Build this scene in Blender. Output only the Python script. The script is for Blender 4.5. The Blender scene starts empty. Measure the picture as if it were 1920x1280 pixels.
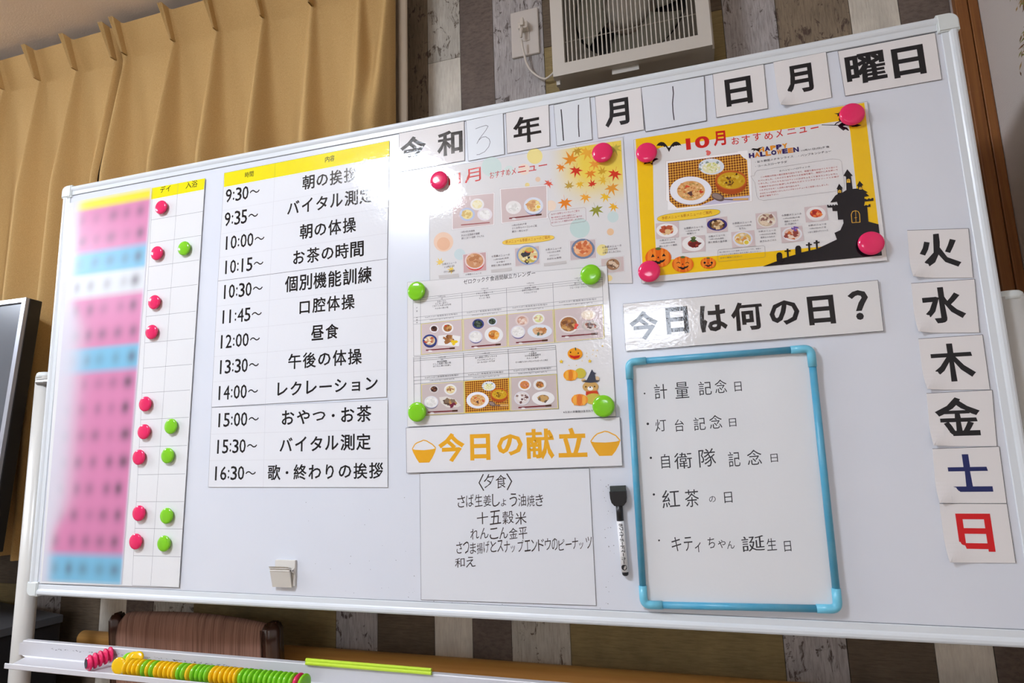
import bpy, bmesh, math, random
import numpy as np
from mathutils import Vector, Matrix
random.seed(7)
sc = bpy.context.scene
COL = sc.collection
# ------------------------------------------------------------ camera, world, lamps, exposure
F = 1141.14
R = np.array([[.9573, .2873, -.0328], [-.0765, .1423, -.9869], [-.2789, .9472, .1582]])   # rows: right, down, forward
U_, _, V_ = np.linalg.svd(R); R = U_ @ V_
C = np.array([1.3828, -1.0062, 1.1916])
cam = bpy.data.cameras.new('camera'); cam.sensor_width = 36; cam.lens = 36 * F / 1920; cam.clip_start = .02
co = bpy.data.objects.new('camera', cam); COL.objects.link(co)
co.matrix_world = Matrix(((R[0][0], -R[1][0], -R[2][0], C[0]), (R[0][1], -R[1][1], -R[2][1], C[1]), (R[0][2], -R[1][2], -R[2][2], C[2]), (0, 0, 0, 1)))
sc.camera = co
w = bpy.data.worlds.new('world'); sc.world = w; w.use_nodes = True
w.node_tree.nodes['Background'].inputs[0].default_value = (.8, .85, 1, 1); w.node_tree.nodes['Background'].inputs[1].default_value = .3
sc.view_settings.view_transform = 'Standard'; sc.view_settings.look = 'None'; sc.view_settings.gamma = 1
sc.view_settings.use_curve_mapping = False
sc.view_settings.exposure = -0.25
LAMP_A = 86.0     # emission of the ceiling light by the board
LAMP_FILL = 62.0     # emission of the unseen fill light added at the left
CEIL = 2.375; WALL = .30


def bp(x, y, Y=0.0):
    """world point where the photo's pixel meets the plane y = Y"""
    d = R.T @ np.array([(x - 960) / F, (y - 640) / F, 1.0]); t = (Y - C[1]) / d[1]
    return Vector(C + t * d)


def Zc(ox, oy, s):
    return lambda x, y: (ox + x / s, oy + y / s)


# ------------------------------------------------------------ materials
def lin(c):
    return tuple(((v / 255) / 12.92 if v / 255 <= .04045 else ((v / 255 + .055) / 1.055) ** 2.4) for v in c) + (1,)


MATS = {}


def mat(key, rgb, rough=.5, bump=None, spec=.5, coat=0, metal=0, noise=None, emis=None, vcol=None):
    if key in MATS: return MATS[key]
    m = bpy.data.materials.new(key); m.use_nodes = True; nt = m.node_tree; N = nt.nodes; L = nt.links
    b = N['Principled BSDF']; b.inputs['Base Color'].default_value = lin(rgb); b.inputs['Roughness'].default_value = rough
    b.inputs['Specular IOR Level'].default_value = spec; b.inputs['Coat Weight'].default_value = coat; b.inputs['Coat Roughness'].default_value = .06
    b.inputs['Metallic'].default_value = metal
    tc = N.new('ShaderNodeTexCoord')
    if vcol:
        a = N.new('ShaderNodeVertexColor'); a.layer_name = vcol; L.new(a.outputs[0], b.inputs['Base Color'])
    if noise:     # (scale xyz, second colour, low, high, detail)
        sca, rgb2, lo, hi, det = noise
        mp = N.new('ShaderNodeMapping'); mp.inputs['Scale'].default_value = sca; L.new(tc.outputs['Object'], mp.inputs[0])
        nz = N.new('ShaderNodeTexNoise'); nz.inputs['Scale'].default_value = 1; nz.inputs['Detail'].default_value = det; L.new(mp.outputs[0], nz.inputs[0])
        cr = N.new('ShaderNodeValToRGB'); cr.color_ramp.elements[0].position = lo; cr.color_ramp.elements[1].position = hi
        cr.color_ramp.elements[0].color = lin(rgb); cr.color_ramp.elements[1].color = lin(rgb2)
        L.new(nz.outputs[0], cr.inputs[0]); L.new(cr.outputs[0], b.inputs['Base Color'])
    if bump:      # list of (scale, distance)
        prev = None
        for s, dist in bump:
            nz = N.new('ShaderNodeTexNoise'); nz.inputs['Detail'].default_value = 2
            if isinstance(s, tuple):
                mp = N.new('ShaderNodeMapping'); mp.inputs['Scale'].default_value = s; L.new(tc.outputs['Object'], mp.inputs[0])
                L.new(mp.outputs[0], nz.inputs[0]); nz.inputs['Scale'].default_value = 1
            else:
                L.new(tc.outputs['Object'], nz.inputs[0]); nz.inputs['Scale'].default_value = s
            bm_ = N.new('ShaderNodeBump'); bm_.inputs['Strength'].default_value = 1; bm_.inputs['Distance'].default_value = dist
            L.new(nz.outputs[0], bm_.inputs['Height'])
            if prev: L.new(prev.outputs[0], bm_.inputs['Normal'])
            prev = bm_
        L.new(prev.outputs[0], b.inputs['Normal'])
    if emis:
        b.inputs['Emission Color'].default_value = (.88, .96, 1.10, 1); b.inputs['Emission Strength'].default_value = emis
    MATS[key] = m
    return m


LAMI = [(9, .0010), (170, .00012)]      # the waves and the fine crinkle of laminating film


def pr(rgb, gloss='lam'):
    k = 'print_%s_%d_%d_%d' % ((gloss,) + tuple(rgb))
    if gloss == 'lam': return mat(k, rgb, .07, LAMI, .5)
    if gloss == 'mag': return mat(k, rgb, .38, [(300, .00003)], .4)
    return mat(k, rgb, .5, None, .3)


# ------------------------------------------------------------ objects
def prop(o, label=None, cat=None, group=None, kind=None):
    if label: o['label'] = label
    if cat: o['category'] = cat
    if group: o['group'] = group
    if kind: o['kind'] = kind
    return o


def empty(name, loc, label=None, cat=None, group=None, rz=0):
    o = bpy.data.objects.new(name, None); COL.objects.link(o); o.location = loc; o.rotation_euler = (0, 0, rz); o.empty_display_size = .02
    return prop(o, label, cat, group)


def mobj(name, bm, m, parent=None, loc=None, smooth=False, kind=None):
    me = bpy.data.meshes.new(name); bm.to_mesh(me); bm.free()
    if smooth:
        for p in me.polygons: p.use_smooth = True
    me.materials.append(m)
    o = bpy.data.objects.new(name, me); COL.objects.link(o)
    if loc is not None: o.location = loc
    if parent: o.parent = parent
    if kind: o['kind'] = kind
    return o


def box(bm, a, b, bev=0):
    r = bmesh.ops.create_cube(bm, size=1); vs = r['verts']
    for v in vs:
        v.co = Vector([a[i] + (b[i] - a[i]) * (v.co[i] + .5) for i in range(3)])
    if bev:
        es = list({e for v in vs for e in v.link_edges})
        bmesh.ops.bevel(bm, geom=es, offset=bev, segments=3, affect='EDGES', profile=.6)
    return vs


def boxm(a, b, bev=0):
    bm = bmesh.new(); box(bm, a, b, bev); return bm


def tube(bm, pts, r, n=10, cap=True):
    pts = [Vector(p) for p in pts]; rings = []
    rs = r if isinstance(r, (list, tuple)) else [r] * len(pts)
    a = None
    for i, p in enumerate(pts):
        d = (pts[min(i + 1, len(pts) - 1)] - pts[max(i - 1, 0)]).normalized()
        if a is None: a = d.cross(Vector((0, 0, 1)) if abs(d.z) < .9 else Vector((1, 0, 0))).normalized()
        a = (a - d * a.dot(d)).normalized(); b2 = d.cross(a).normalized()
        rings.append([bm.verts.new(p + (a * math.cos(t) + b2 * math.sin(t)) * rs[i]) for t in [2 * math.pi * k / n for k in range(n)]])
    for A, B in zip(rings, rings[1:]):
        for k in range(n):
            bm.faces.new((A[k], A[(k + 1) % n], B[(k + 1) % n], B[k]))
    if cap: bm.faces.new(rings[0][::-1]); bm.faces.new(rings[-1])


def lathe(bm, prof, n=28, axis='Y'):
    """profile (radius, height) about an axis; height 0 at the origin"""
    rings = []
    for r, h in prof:
        ring = []
        for k in range(n):
            t = 2 * math.pi * k / n; c, s = r * math.cos(t), r * math.sin(t)
            ring.append(bm.verts.new({'Y': (c, -h, s), 'Z': (c, s, h), 'X': (h, c, s)}[axis]))
        rings.append(ring)
    for A, B in zip(rings, rings[1:]):
        for k in range(n): bm.faces.new((A[k], A[(k + 1) % n], B[(k + 1) % n], B[k]))
    bm.faces.new(rings[0][::-1]); bm.faces.new(rings[-1])
    bmesh.ops.recalc_face_normals(bm, faces=bm.faces)


def copy_tree(o, parent=None):
    c = o.copy(); COL.objects.link(c)
    if parent: c.parent = parent
    for ch in list(o.children): copy_tree(ch, c)
    return c


# ------------------------------------------------------------ text
TXT = {}


def glyphs(s, off=0.0, res=2):
    """outline-filled characters; off > 0 thickens the strokes with a ribbon round every outline; returns (points, faces) in a 0..1 box"""
    k = (s, off, res)
    if k in TXT: return TXT[k]
    c = bpy.data.curves.new('t', 'FONT'); c.body = s; c.offset = min(off, 0); c.resolution_u = res; c.fill_mode = 'FRONT'
    o = bpy.data.objects.new('t', c); COL.objects.link(o)
    bpy.context.view_layer.update()
    dg = bpy.context.evaluated_depsgraph_get()
    me = bpy.data.meshes.new_from_object(o.evaluated_get(dg))
    n = len(me.vertices); v = np.empty(n * 3); me.vertices.foreach_get('co', v); v = v.reshape(-1, 3)[:, :2]
    f = [tuple(p.vertices) for p in me.polygons]
    bpy.data.objects.remove(o); bpy.data.curves.remove(c); bpy.data.meshes.remove(me)
    if off > 0:
        own = {}
        for p in f:
            q = np.array([v[i] for i in p]); ar = sum(q[k - 1][0] * q[k][1] - q[k][0] * q[k - 1][1] for k in range(len(p)))
            pp = p if ar > 0 else p[::-1]
            for i in range(len(pp)): own[(pp[i], pp[(i + 1) % len(pp)])] = 1
        ed = [e for e in own if (e[1], e[0]) not in own]
        nrm = {}
        for i, j in ed:
            d = v[j] - v[i]; l = math.hypot(*d)
            if l < 1e-7: continue
            m = np.array((d[1], -d[0])) / l
            nrm.setdefault(i, []).append(m); nrm.setdefault(j, []).append(m)
        mit = {}
        for i, ms in nrm.items():
            t = sum(ms); l = math.hypot(*t)
            if l < 1e-3: mit[i] = ms[0]; continue
            t = t / l; c = max(.62, float(np.dot(t, ms[0]))); mit[i] = t / c
        V = [tuple(q) for q in v]; nf = []; D = [0.0] * n; lv = 0
        for i, j in ed:
            if i not in mit or j not in mit: continue
            lv += 1; q = len(V)
            V += [tuple(v[i]), tuple(v[j]), tuple(v[j] + mit[j] * off), tuple(v[i] + mit[i] * off)]; D += [(1 + lv % 16) * 1e-6] * 4
            nf.append((q, q + 1, q + 2, q + 3))
        v = np.array(V); f = f + nf
    else: D = [0.0] * n
    lo, hi = v.min(0), v.max(0); v = (v - lo) / np.maximum(hi - lo, 1e-6); v = np.c_[v, np.array(D)]
    TXT[k] = (v, f)
    return TXT[k]


CW = {'1': .5, '9': .5, '0': .5, '3': .5, '5': .5, '2': .5, '4': .5, '6': .5, ':': .24, '～': .84, '・': .8, '年': 1}
SHP = {'1': (.30, .27, 0, 1), ':': (.25, .5, .12, .62), '～': (.02, .96, .36, .26), '・': (.36, .28, .38, .2), 'ー': (.04, .92, .42, .13), 'イ': (.06, .84, .04, .92), 'タ': (.06, .88, .02, .92), 'ル': (.02, .96, .06, .88), 'レ': (.16, .8, .06, .88),
       'ク': (.06, .86, .02, .92), 'シ': (.06, .88, .06, .86), 'ョ': (.2, .6, .06, .6), 'ン': (.08, .86, .08, .82), 'の': (.04, .92, .08, .8), 'つ': (.04, .92, .2, .56), 'や': (.03, .94, .04, .88), 'り': (.2, .6, .02, .92), '口': (.1, .8, .02, .82), 'バ': (.02, .96, .06, .86), 'わ': (.02, .95, .04, .9), 'お': (.04, .92, .04, .9)}


class Paper:
    """a sheet on the board: the sheet is the thing, its flat prints are its parts"""

    def __init__(s, name, quad, label, cat, group=None, off=.0006, thick=.0006, gloss='lam', rgb=(232, 232, 233), curl=None, edge=True, base=0.0, split=False):
        s.Y = base - off - thick; s.gloss = gloss; s.seq = 0; s.layers = {}; s.chars = []; s.split = split; s.hold = False
        q = [bp(x, y, s.Y) for x, y in quad]       # TL TR BR BL
        s.o = (q[3].copy()); s.q = q
        nu, nv = (20, 14) if curl else (2, 2)
        bm = bmesh.new(); fr = []; bk = []
        for j in range(nv):
            v = j / (nv - 1)
            for i in range(nu):
                u = i / (nu - 1)
                p = (q[3] * (1 - u) + q[2] * u) * (1 - v) + (q[0] * (1 - u) + q[1] * u) * v - s.o
                if curl:
                    for cu, cv, rad, h in curl:      # corner to lift, radius and height
                        d = math.hypot((u - cu) * 1.0, (v - cv) * 1.0)
                        if d < rad:
                            t = (1 - d / rad) ** 2; p = p + Vector(((.5 - cu) * .35, -1.0, (.5 - cv) * .35)) * h * t
                fr.append(bm.verts.new(p)); bk.append(bm.verts.new(p + Vector((0, thick, 0))))
        def F(a, b, c, d): bm.faces.new((a, b, c, d))
        for j in range(nv - 1):
            for i in range(nu - 1):
                a = j * nu + i; b = a + 1; c = b + nu; d = a + nu
                F(fr[a], fr[b], fr[c], fr[d]); F(bk[b], bk[a], bk[d], bk[c])
        for i in range(nu - 1):
            F(fr[i + 1], fr[i], bk[i], bk[i + 1]); t = (nv - 1) * nu; F(fr[t + i], fr[t + i + 1], bk[t + i + 1], bk[t + i])
        for j in range(nv - 1):
            F(fr[j * nu], fr[(j + 1) * nu], bk[(j + 1) * nu], bk[j * nu]); t = nu - 1
            F(fr[(j + 1) * nu + t], fr[j * nu + t], bk[j * nu + t], bk[(j + 1) * nu + t])
        s.obj = mobj(name, bm, pr(rgb, gloss), loc=s.o, smooth=False)
        prop(s.obj, label, cat, group)
        if edge:
            for (a, b) in ((3, 2), (2, 1), (0, 3), (0, 1)):
                pa, pb = quad[a], quad[b]
                s.line(pa, pb, edge if isinstance(edge, float) else .0005, (70, 68, 72), 'cut_edge', nocurl=True) if not (curl and 3 in (a, b)) else None

    def layer(s, name, rgb):
        k = (name, tuple(rgb)); L = s.layers.setdefault(k, [[], []])
        if not s.hold: s.seq += 1
        return L[0], L[1], s.Y - .00004 - .0000012 * s.seq

    def poly(s, pts, rgb, name='printed_picture'):
        L = s.layer(name, rgb); n = len(L[0])
        for x, y in pts: L[0].append(bp(x, y, L[2]) - s.o)
        L[1].append(tuple(range(n, n + len(pts))))

    def line(s, a, b, wd=.0005, rgb=(60, 60, 66), name='printed_lines', nocurl=False):
        L = s.layer(name, rgb); A = bp(*a, L[2]) - s.o; B = bp(*b, L[2]) - s.o; d = (B - A)
        nrm = Vector((-d.z, 0, d.x)).normalized() * wd / 2; n = len(L[0])
        L[0].extend([A - nrm, B - nrm, B + nrm, A + nrm]); L[1].append((n, n + 1, n + 2, n + 3))

    def stroke(s, pts, wd, rgb, name='handwriting'):
        for a, b in zip(pts, pts[1:]): s.line(a, b, wd, rgb, name)

    def ell(s, cx, cy, rx, ry, rgb, name='printed_picture', n=24, a0=0, a1=360, rot=0):
        pts = []
        for k in range(n + (0 if a1 - a0 >= 360 else 1)):
            t = math.radians(a0 + (a1 - a0) * k / n); x, y = rx * math.cos(t), -ry * math.sin(t)
            c, sn = math.cos(math.radians(rot)), math.sin(math.radians(rot))
            pts.append((cx + x * c + y * sn, cy - x * sn + y * c))
        s.poly(pts, rgb, name)

    def T(s, t, x0, x1, y, h, rgb=(28, 27, 30), bold=.012, y1=None, name='lettering', res=2, jit=0):
        """text t over pixels x0..x1, its foot at y (level on the board unless y1 is given), h pixels high"""
        L = s.layer(name, rgb); A = bp(x0, y, L[2]); top = bp(x0, y - h, L[2]); hz = top.z - A.z
        if y1 is None:
            xa = bp(x1, y, L[2]).x
            for _ in range(4):
                ya = y + (xa and 0)
                B = Vector((xa, L[2], A.z))
                # pixel x of B
                q = R @ (np.array(B) - C); px = 960 + F_ * q[0] / q[2]
                xa += (x1 - px) * .0009
            B = Vector((xa, L[2], A.z))
        else: B = bp(x1, y1, L[2])
        chars = [t]
        if s.split and len(t) > 1 and name == 'lettering':
            cw = [CW.get(q, 1.0) for q in t]; tot = sum(cw); acc = 0
            for q, w_ in zip(t, cw):
                s.glyph(q, A + (B - A) * ((acc + w_ * .05) / tot), A + (B - A) * ((acc + w_ * .95) / tot), hz, rgb, bold, res); acc += w_
            return
        if s.split and name == 'lettering': s.glyph(t, A, B, hz, rgb, bold, res, full=True); return
        v, f = glyphs(t, bold, res)
        V = [A + (B - A) * float(a) + Vector((0, -float(d), hz * float(b))) - s.o for a, b, d in v]
        n = len(L[0]); L[0].extend(V); L[1].extend([tuple(i + n for i in q) for q in f])

    def glyph(s, ch, A, B, hz, rgb, bold, res, full=False):
        v, f = glyphs(ch, bold, res); x0, w_, y0, h_ = (0, 1, 0, 1) if full else SHP.get(ch, (0, 1, 0, 1))
        A, B = A + (B - A) * x0, A + (B - A) * (x0 + w_); A = A + Vector((0, 0, hz * y0)); B = B + Vector((0, 0, hz * y0))
        V = [A + (B - A) * float(a) + Vector((0, -float(d), hz * h_ * float(b))) - s.o for a, b, d in v]
        s.chars.append((V, f, rgb, ch))

    def H(s, t, x0, x1, y, h, y1=None, rgb=(46, 44, 50), wt=0, name='handwriting'):
        """handwriting: one character after another, each a little off the line"""
        n = len(t); y1 = y if y1 is None else y1; dx = (x1 - x0) / n
        for i, ch in enumerate(t):
            if ch == ' ': continue
            small = ch in 'ょゃっッィ・ィ'; sc_ = .62 if small else 1
            if ch == 'ー': sc_ = .12
            a = x0 + i * dx + dx * .06; b = a + dx * (.88 if not small else .6)
            yy = y + (y1 - y) * (i + .5) / n + random.uniform(-.05, .05) * h
            if ch == 'ー': yy -= h * .4
            hh = h * sc_ * random.uniform(.88, 1.05)
            s.T(ch, a, b, yy + (b - a) * .04, hh, rgb, wt, y1=yy - (b - a) * .1, name=name, res=2)

    def done(s):
        for (name, rgb), (V, Fs) in s.layers.items():
            me = bpy.data.meshes.new(name); me.from_pydata([tuple(v) for v in V], [], Fs)
            me.materials.append(pr(rgb, s.gloss)); me.update()
            bm = bmesh.new(); bm.from_mesh(me)
            for f in bm.faces:
                f.normal_update()
                if f.normal.y > 0: f.normal_flip()
            bm.to_mesh(me); bm.free()
            o = bpy.data.objects.new(name, me); COL.objects.link(o); o.parent = s.obj
            if len(Fs) > 1: o['kind'] = 'stuff'
        seen = {}
        for V, f, rgb, ch in s.chars:
            me = bpy.data.meshes.new('character'); O = sum(V, Vector()) / len(V); O.y = V[0].y; Y = s.Y - .0001 - s.o.y
            me.from_pydata([tuple(v - O) for v in V], [], f); me.materials.append(pr(rgb, s.gloss)); me.update()
            bm = bmesh.new(); bm.from_mesh(me)
            for q in bm.faces:
                q.normal_update()
                if q.normal.y > 0: q.normal_flip()
            bm.to_mesh(me); bm.free()
            o = bpy.data.objects.new('character', me); COL.objects.link(o); o.parent = s.obj; o.location = (O.x, Y, O.z)
        return s.obj


F_ = F
BLACK = (26, 25, 28)
# ============================================================ room
def plankmat(key, a, b, c, kind):
    """weathered board: base colour a, streaks b along the grain, flaked paint c"""
    if key in MATS: return MATS[key]
    m = bpy.data.materials.new(key); m.use_nodes = True; N = m.node_tree.nodes; L = m.node_tree.links
    bs = N['Principled BSDF']; bs.inputs['Roughness'].default_value = .62; bs.inputs['Specular IOR Level'].default_value = .25
    geo = N.new('ShaderNodeNewGeometry')
    def nz(sca, det, dis=0):
        mp = N.new('ShaderNodeMapping'); mp.inputs['Scale'].default_value = sca; L.new(geo.outputs['Position'], mp.inputs[0])
        n = N.new('ShaderNodeTexNoise'); n.inputs['Scale'].default_value = 1; n.inputs['Detail'].default_value = det; n.inputs['Distortion'].default_value = dis; n.inputs['Roughness'].default_value = .68
        L.new(mp.outputs[0], n.inputs[0]); return n
    def ramp(src, lo, hi):
        r = N.new('ShaderNodeValToRGB'); r.color_ramp.elements[0].position = lo; r.color_ramp.elements[1].position = hi; L.new(src, r.inputs[0]); return r
    def mix(f, A, B):
        x = N.new('ShaderNodeMix'); x.data_type = 'RGBA'; L.new(f, x.inputs[0])
        for i, q in ((6, A), (7, B)):
            if isinstance(q, tuple): x.inputs[i].default_value = lin(q)
            else: L.new(q, x.inputs[i])
        return x.outputs[2]
    g = (260, 260, 26) if kind == 'v' else (26, 260, 260) if kind == 'h' else (70, 70, 160)
    s1 = ramp(nz(g, 5, .3).outputs[0], .42, .72)
    col = mix(s1.outputs[0], a, b)
    s2 = ramp(nz((14, 14, 9), 3).outputs[0], .35, .7); s2b = N.new('ShaderNodeMath'); s2b.operation = 'MULTIPLY'; s2b.inputs[1].default_value = .45
    L.new(s2.outputs[0], s2b.inputs[0]); col = mix(s2b.outputs[0], col, tuple(int(v * .72) for v in a))
    if c:
        p1 = ramp(nz((42, 42, 22) if kind != 'h' else (22, 42, 42), 8, 1.2).outputs[0], .56, .60); p2 = ramp(nz((330, 330, 50), 4).outputs[0], .36, .52)
        mu = N.new('ShaderNodeMath'); mu.operation = 'MULTIPLY'; L.new(p1.outputs[0], mu.inputs[0]); L.new(p2.outputs[0], mu.inputs[1])
        col = mix(mu.outputs[0], col, c)
    L.new(col, bs.inputs['Base Color'])
    bu = N.new('ShaderNodeBump'); bu.inputs['Strength'].default_value = .4; bu.inputs['Distance'].default_value = .001; L.new(s1.outputs[0], bu.inputs['Height']); L.new(bu.outputs[0], bs.inputs['Normal'])
    MATS[key] = m; return m


PL = {'dark': plankmat('plank_dark', (122, 108, 99), (94, 82, 74), None, 'x'),
      'brown': plankmat('plank_brown', (155, 138, 116), (119, 105, 88), (90, 74, 65), 'v'),
      'light': plankmat('plank_light', (235, 228, 213), (213, 203, 188), None, 'v'),
      'weather': plankmat('plank_weathered', (210, 205, 193), (176, 166, 151), (104, 91, 79), 'v'),
      'grey': plankmat('plank_grey', (195, 190, 188), (146, 136, 131), (96, 86, 81), 'v'),
      'olive': plankmat('plank_olive', (158, 138, 94), (128, 111, 74), None, 'h'),
      'umber': plankmat('plank_umber', (114, 99, 81), (89, 76, 64), None, 'h')}
wall = mobj('wall_back', boxm((-3, WALL + .002, 0), (1.99, WALL + .12, CEIL + .05)), mat('wall_core', (60, 52, 46), .8)); prop(wall, kind='structure')
x = -1.7 + .0
P0 = [.555 - .953 * 2, .555 - .953, .555, .555 + .953]
cols = []
for b in P0:
    for a0, a1, k in ((0, .107, 'grey'), (.107, .246, 'brown'), (.246, .3345, 'light'), (.3345, .422, 'dark'), (.422, .548, 'weather'), (.548, .953, 'h')):
        cols.append((b + a0, b + a1, k))
rp = random.Random(3)
for a0, a1, k in cols:
    if a0 > 1.94: continue
    a1 = min(a1, 1.955)
    if k == 'h':
        cuts = [.0, .14, .30, .42, .56, .67, .84, .98, 1.12, 1.27, 1.40, 1.56, 1.70, 1.83, 1.965, 2.1136, 2.24, CEIL]
        kinds = ['olive', 'umber', 'olive', 'umber', 'umber', 'olive', 'umber'] + ['umber', 'olive'] * 3 + ['umber', 'olive', 'umber', 'umber']
    else:
        c0 = {'grey': 1.35, 'brown': .95, 'light': 2.1384, 'dark': 1.1, 'weather': 1.62}[k]
        other = {'grey': 'weather', 'brown': 'umber', 'light': 'weather', 'dark': 'dark', 'weather': 'grey'}[k]
        cuts = [0, .55 + rp.uniform(-.1, .1), c0, CEIL]; kinds = [k, k, other]
        if k == 'grey': kinds = ['grey', 'grey', 'grey']
        if k == 'brown': kinds = ['brown', 'umber', 'brown']
    for z0, z1, kk in zip(cuts, cuts[1:], kinds):
        bm = boxm((a0 + .0006, WALL - .003 - rp.uniform(0, .0012), z0 + .0006), (a1 - .0006, WALL + .002, z1 - .0006))
        mobj('plank', bm, PL[kk], wall)
wr = mobj('wall_right', boxm((1.972, -8, 0), (2.1, WALL + .1, CEIL + .05)), mat('wallpaper_right', (206, 196, 188), .85, [(420, .0004)], .2)); prop(wr, kind='structure')
prop(mobj('wall_left', boxm((-3.1, -8, 0), (-3, WALL + .1, CEIL + .05)), mat('wallpaper_left', (214, 208, 198), .85)), kind='structure')
prop(mobj('wall_rear', boxm((-3.1, -8.1, 0), (2.1, -8, CEIL + .05)), mat('wallpaper_left', (214, 208, 198), .85)), kind='structure')
prop(mobj('ceiling', boxm((-3.1, -8.1, CEIL), (2.1, WALL + .12, CEIL + .1)), mat('ceiling_paper', (232, 218, 204), .9, [(300, .0004)], .2)), kind='structure')
prop(mobj('floor', boxm((-3.1, -8.1, -.1), (2.1, WALL + .12, 0)), mat('floor_wood', (168, 148, 124), .4, None, .4, noise=((3, 60, 3), (140, 120, 96), .3, .7, 4))), kind='structure')
# wooden corner post with its groove
bm = bmesh.new(); box(bm, (1.934, WALL - .018, 0), (1.9535, WALL - .002, CEIL - .001), .002); box(bm, (1.9555, WALL - .018, 0), (1.9712, WALL - .002, CEIL - .001), .002); box(bm, (1.9535, WALL - .013, 0), (1.9555, WALL - .002, CEIL - .001))
prop(mobj('trim_1', bm, mat('trim_wood', (150, 96, 48), .4, None, .4, noise=((200, 200, 6), (126, 76, 36), .35, .7, 4))), kind='structure')
# ------------------------------------------------------------ ceiling lamps mirrored in the sheets, plus an added fill light (out of frame)
def lamp(x0, y0, x1, y1, e, key, label):
    t = empty('ceiling_light', ((x0 + x1) / 2, (y0 + y1) / 2, CEIL), label, 'ceiling light')
    c = t.location
    mobj('lamp_housing', boxm(Vector((x0 - .02, y0 - .02, CEIL - .03)) - c, Vector((x1 + .02, y1 + .02, CEIL)) - c), mat('lamp_white', (230, 230, 228), .5), t)
    mobj('diffuser', boxm(Vector((x0, y0, CEIL - .11)) - c, Vector((x1, y1, CEIL - .0305)) - c, .02), mat(key, (240, 240, 240), .5, emis=e), t)
lamp(.10, -1.47, .42, -1.12, LAMP_A, 'diffuser_near', 'square white ceiling light nearest the board')
lamp(.50, -6.6, 1.35, -4.6, 17.0, 'diffuser_far', 'long white ceiling light at the far end of the room')
lamp(-2.2, -1.5, -1.9, -.5, LAMP_FILL, 'fill_side', 'long white fill light added unseen over the left side of the room')  # added fill, no known lamp there; lights the curtain from the left

# ============================================================ curtains
CUR = mat('curtain_cloth', (196, 162, 108), .8, [(900, .0002)], .15, noise=((700, 700, 500), (182, 148, 94), .35, .65, 2))
PLEATM = CUR


def curtain(x0, x1, pleats, name, label, zb=.93, yb=.16, seed=1):
    rr = random.Random(seed); t = empty(name, ((x0 + x1) / 2, yb, 2.345), label, 'curtain'); c = Vector(t.location)
    bm = bmesh.new(); nx = int((x1 - x0) / .0035); zs = [2.345 - .0085 * i for i in range(12)] + [2.243 - .02 * i for i in range(66)]
    zs = [z for z in zs if z >= zb]
    lean = [rr.uniform(-.018, .018) for _ in pleats]; amp = [rr.uniform(.75, 1.25) for _ in pleats]
    rows = []
    for z in zs:
        row = []
        d = 2.345 - z
        for i in range(nx + 1):
            x = x0 + (x1 - x0) * i / nx
            y = yb - .028 * max(0, 1 - d / .085) + .008
            for k, pxx in enumerate(pleats):
                g = min(1, max(0, (d - .085) / .35)); g2 = min(1, max(0, (d - .085) / 1.0))
                cx = pxx + lean[k] * g + .010 * min(1, d / .085)
                sg = .007 + .019 * g + .009 * g2; A = (.014 + .042 * g + .016 * g2) * amp[k]
                u = (x - cx) / sg
                u = u * (1.5 if u > 0 else .8) if g > 0 else u      # steeper on one side
                y -= A * math.exp(-u * u)
                y += .010 * g * math.exp(-((x - cx - .055) / .02) ** 2)
            if i == 0 or i == nx: y += .012
            row.append(bm.verts.new(Vector((x, y, z)) - c))
        rows.append(row)
    for a, b in zip(rows, rows[1:]):
        for i in range(nx): bm.faces.new((a[i], b[i], b[i + 1], a[i + 1]))
    cl = mobj('drape', bm, CUR, t, smooth=True)
    for k, pxx in enumerate(pleats):      # pinched pleat: three folded fins stitched together at their foot
        bm = bmesh.new()
        for j, dx in enumerate((-.0048, 0, .0048)):
            A = []; B = []
            for q in range(7):
                v = q / 6; z = 2.347 - .088 * v
                yy = yb - .028 * (1 - v) - .010; out = .014 * (1 - .2 * v)
                xx = pxx + .012 * v + dx * (1.15 - .95 * v)
                wdt = .0011
                pts = [Vector((xx - wdt, yy + .014, z)), Vector((xx - wdt * 1.3, yy - out * .6, z)), Vector((xx, yy - out, z)), Vector((xx + wdt * 1.3, yy - out * .6, z)), Vector((xx + wdt, yy + .014, z))]
                A.append([bm.verts.new(p - c) for p in pts])
            for r0, r1 in zip(A, A[1:]):
                for i in range(4): bm.faces.new((r0[i], r1[i], r1[i + 1], r0[i + 1]))
        mobj('pleat', bm, CUR, t, smooth=True)
    return t


curtain(-.98, -.066, [-.93, -.79, -.655, -.512, -.371, -.228, -.086], 'curtain', 'tan pinch-pleated curtain panel hanging behind the television', seed=2, yb=.165)
curtain(-.058, .772, [-.040, .125, .262, .405, .545, .68, .752], 'curtain', 'tan pinch-pleated curtain panel beside the plank wall, ending near the wall socket', seed=5, yb=.158)
bm = bmesh.new(); rows = []
for z in [2.345 - .03 * i for i in range(48)]:
    rows.append([bm.verts.new((x - .78, .20 + .006 * math.sin(x * 160) - .2, z - 2.345)) for x in [.742 + .004 * j for j in range(13)]])
for a, b in zip(rows, rows[1:]):
    for i in range(12): bm.faces.new((a[i], b[i], b[i + 1], a[i + 1]))
m = mat('sheer_cloth', (205, 190, 168), .8)
o = mobj('sheer_curtain', bm, m, loc=(.78, .2, 2.345), smooth=True); prop(o, 'thin pale lining curtain showing at the right edge of the tan curtain', 'curtain')
sm = o.modifiers.new('s', 'SOLIDIFY'); sm.thickness = .0008
bm = boxm((-.9, -.012, -.02), (.86, .012, 0)); o = mobj('curtain_rail', bm, mat('rail_white', (200, 196, 190), .4), loc=(-.07, .2, CEIL)); prop(o, 'white curtain rail fixed under the ceiling behind the tan curtains', 'curtain rail')

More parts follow.
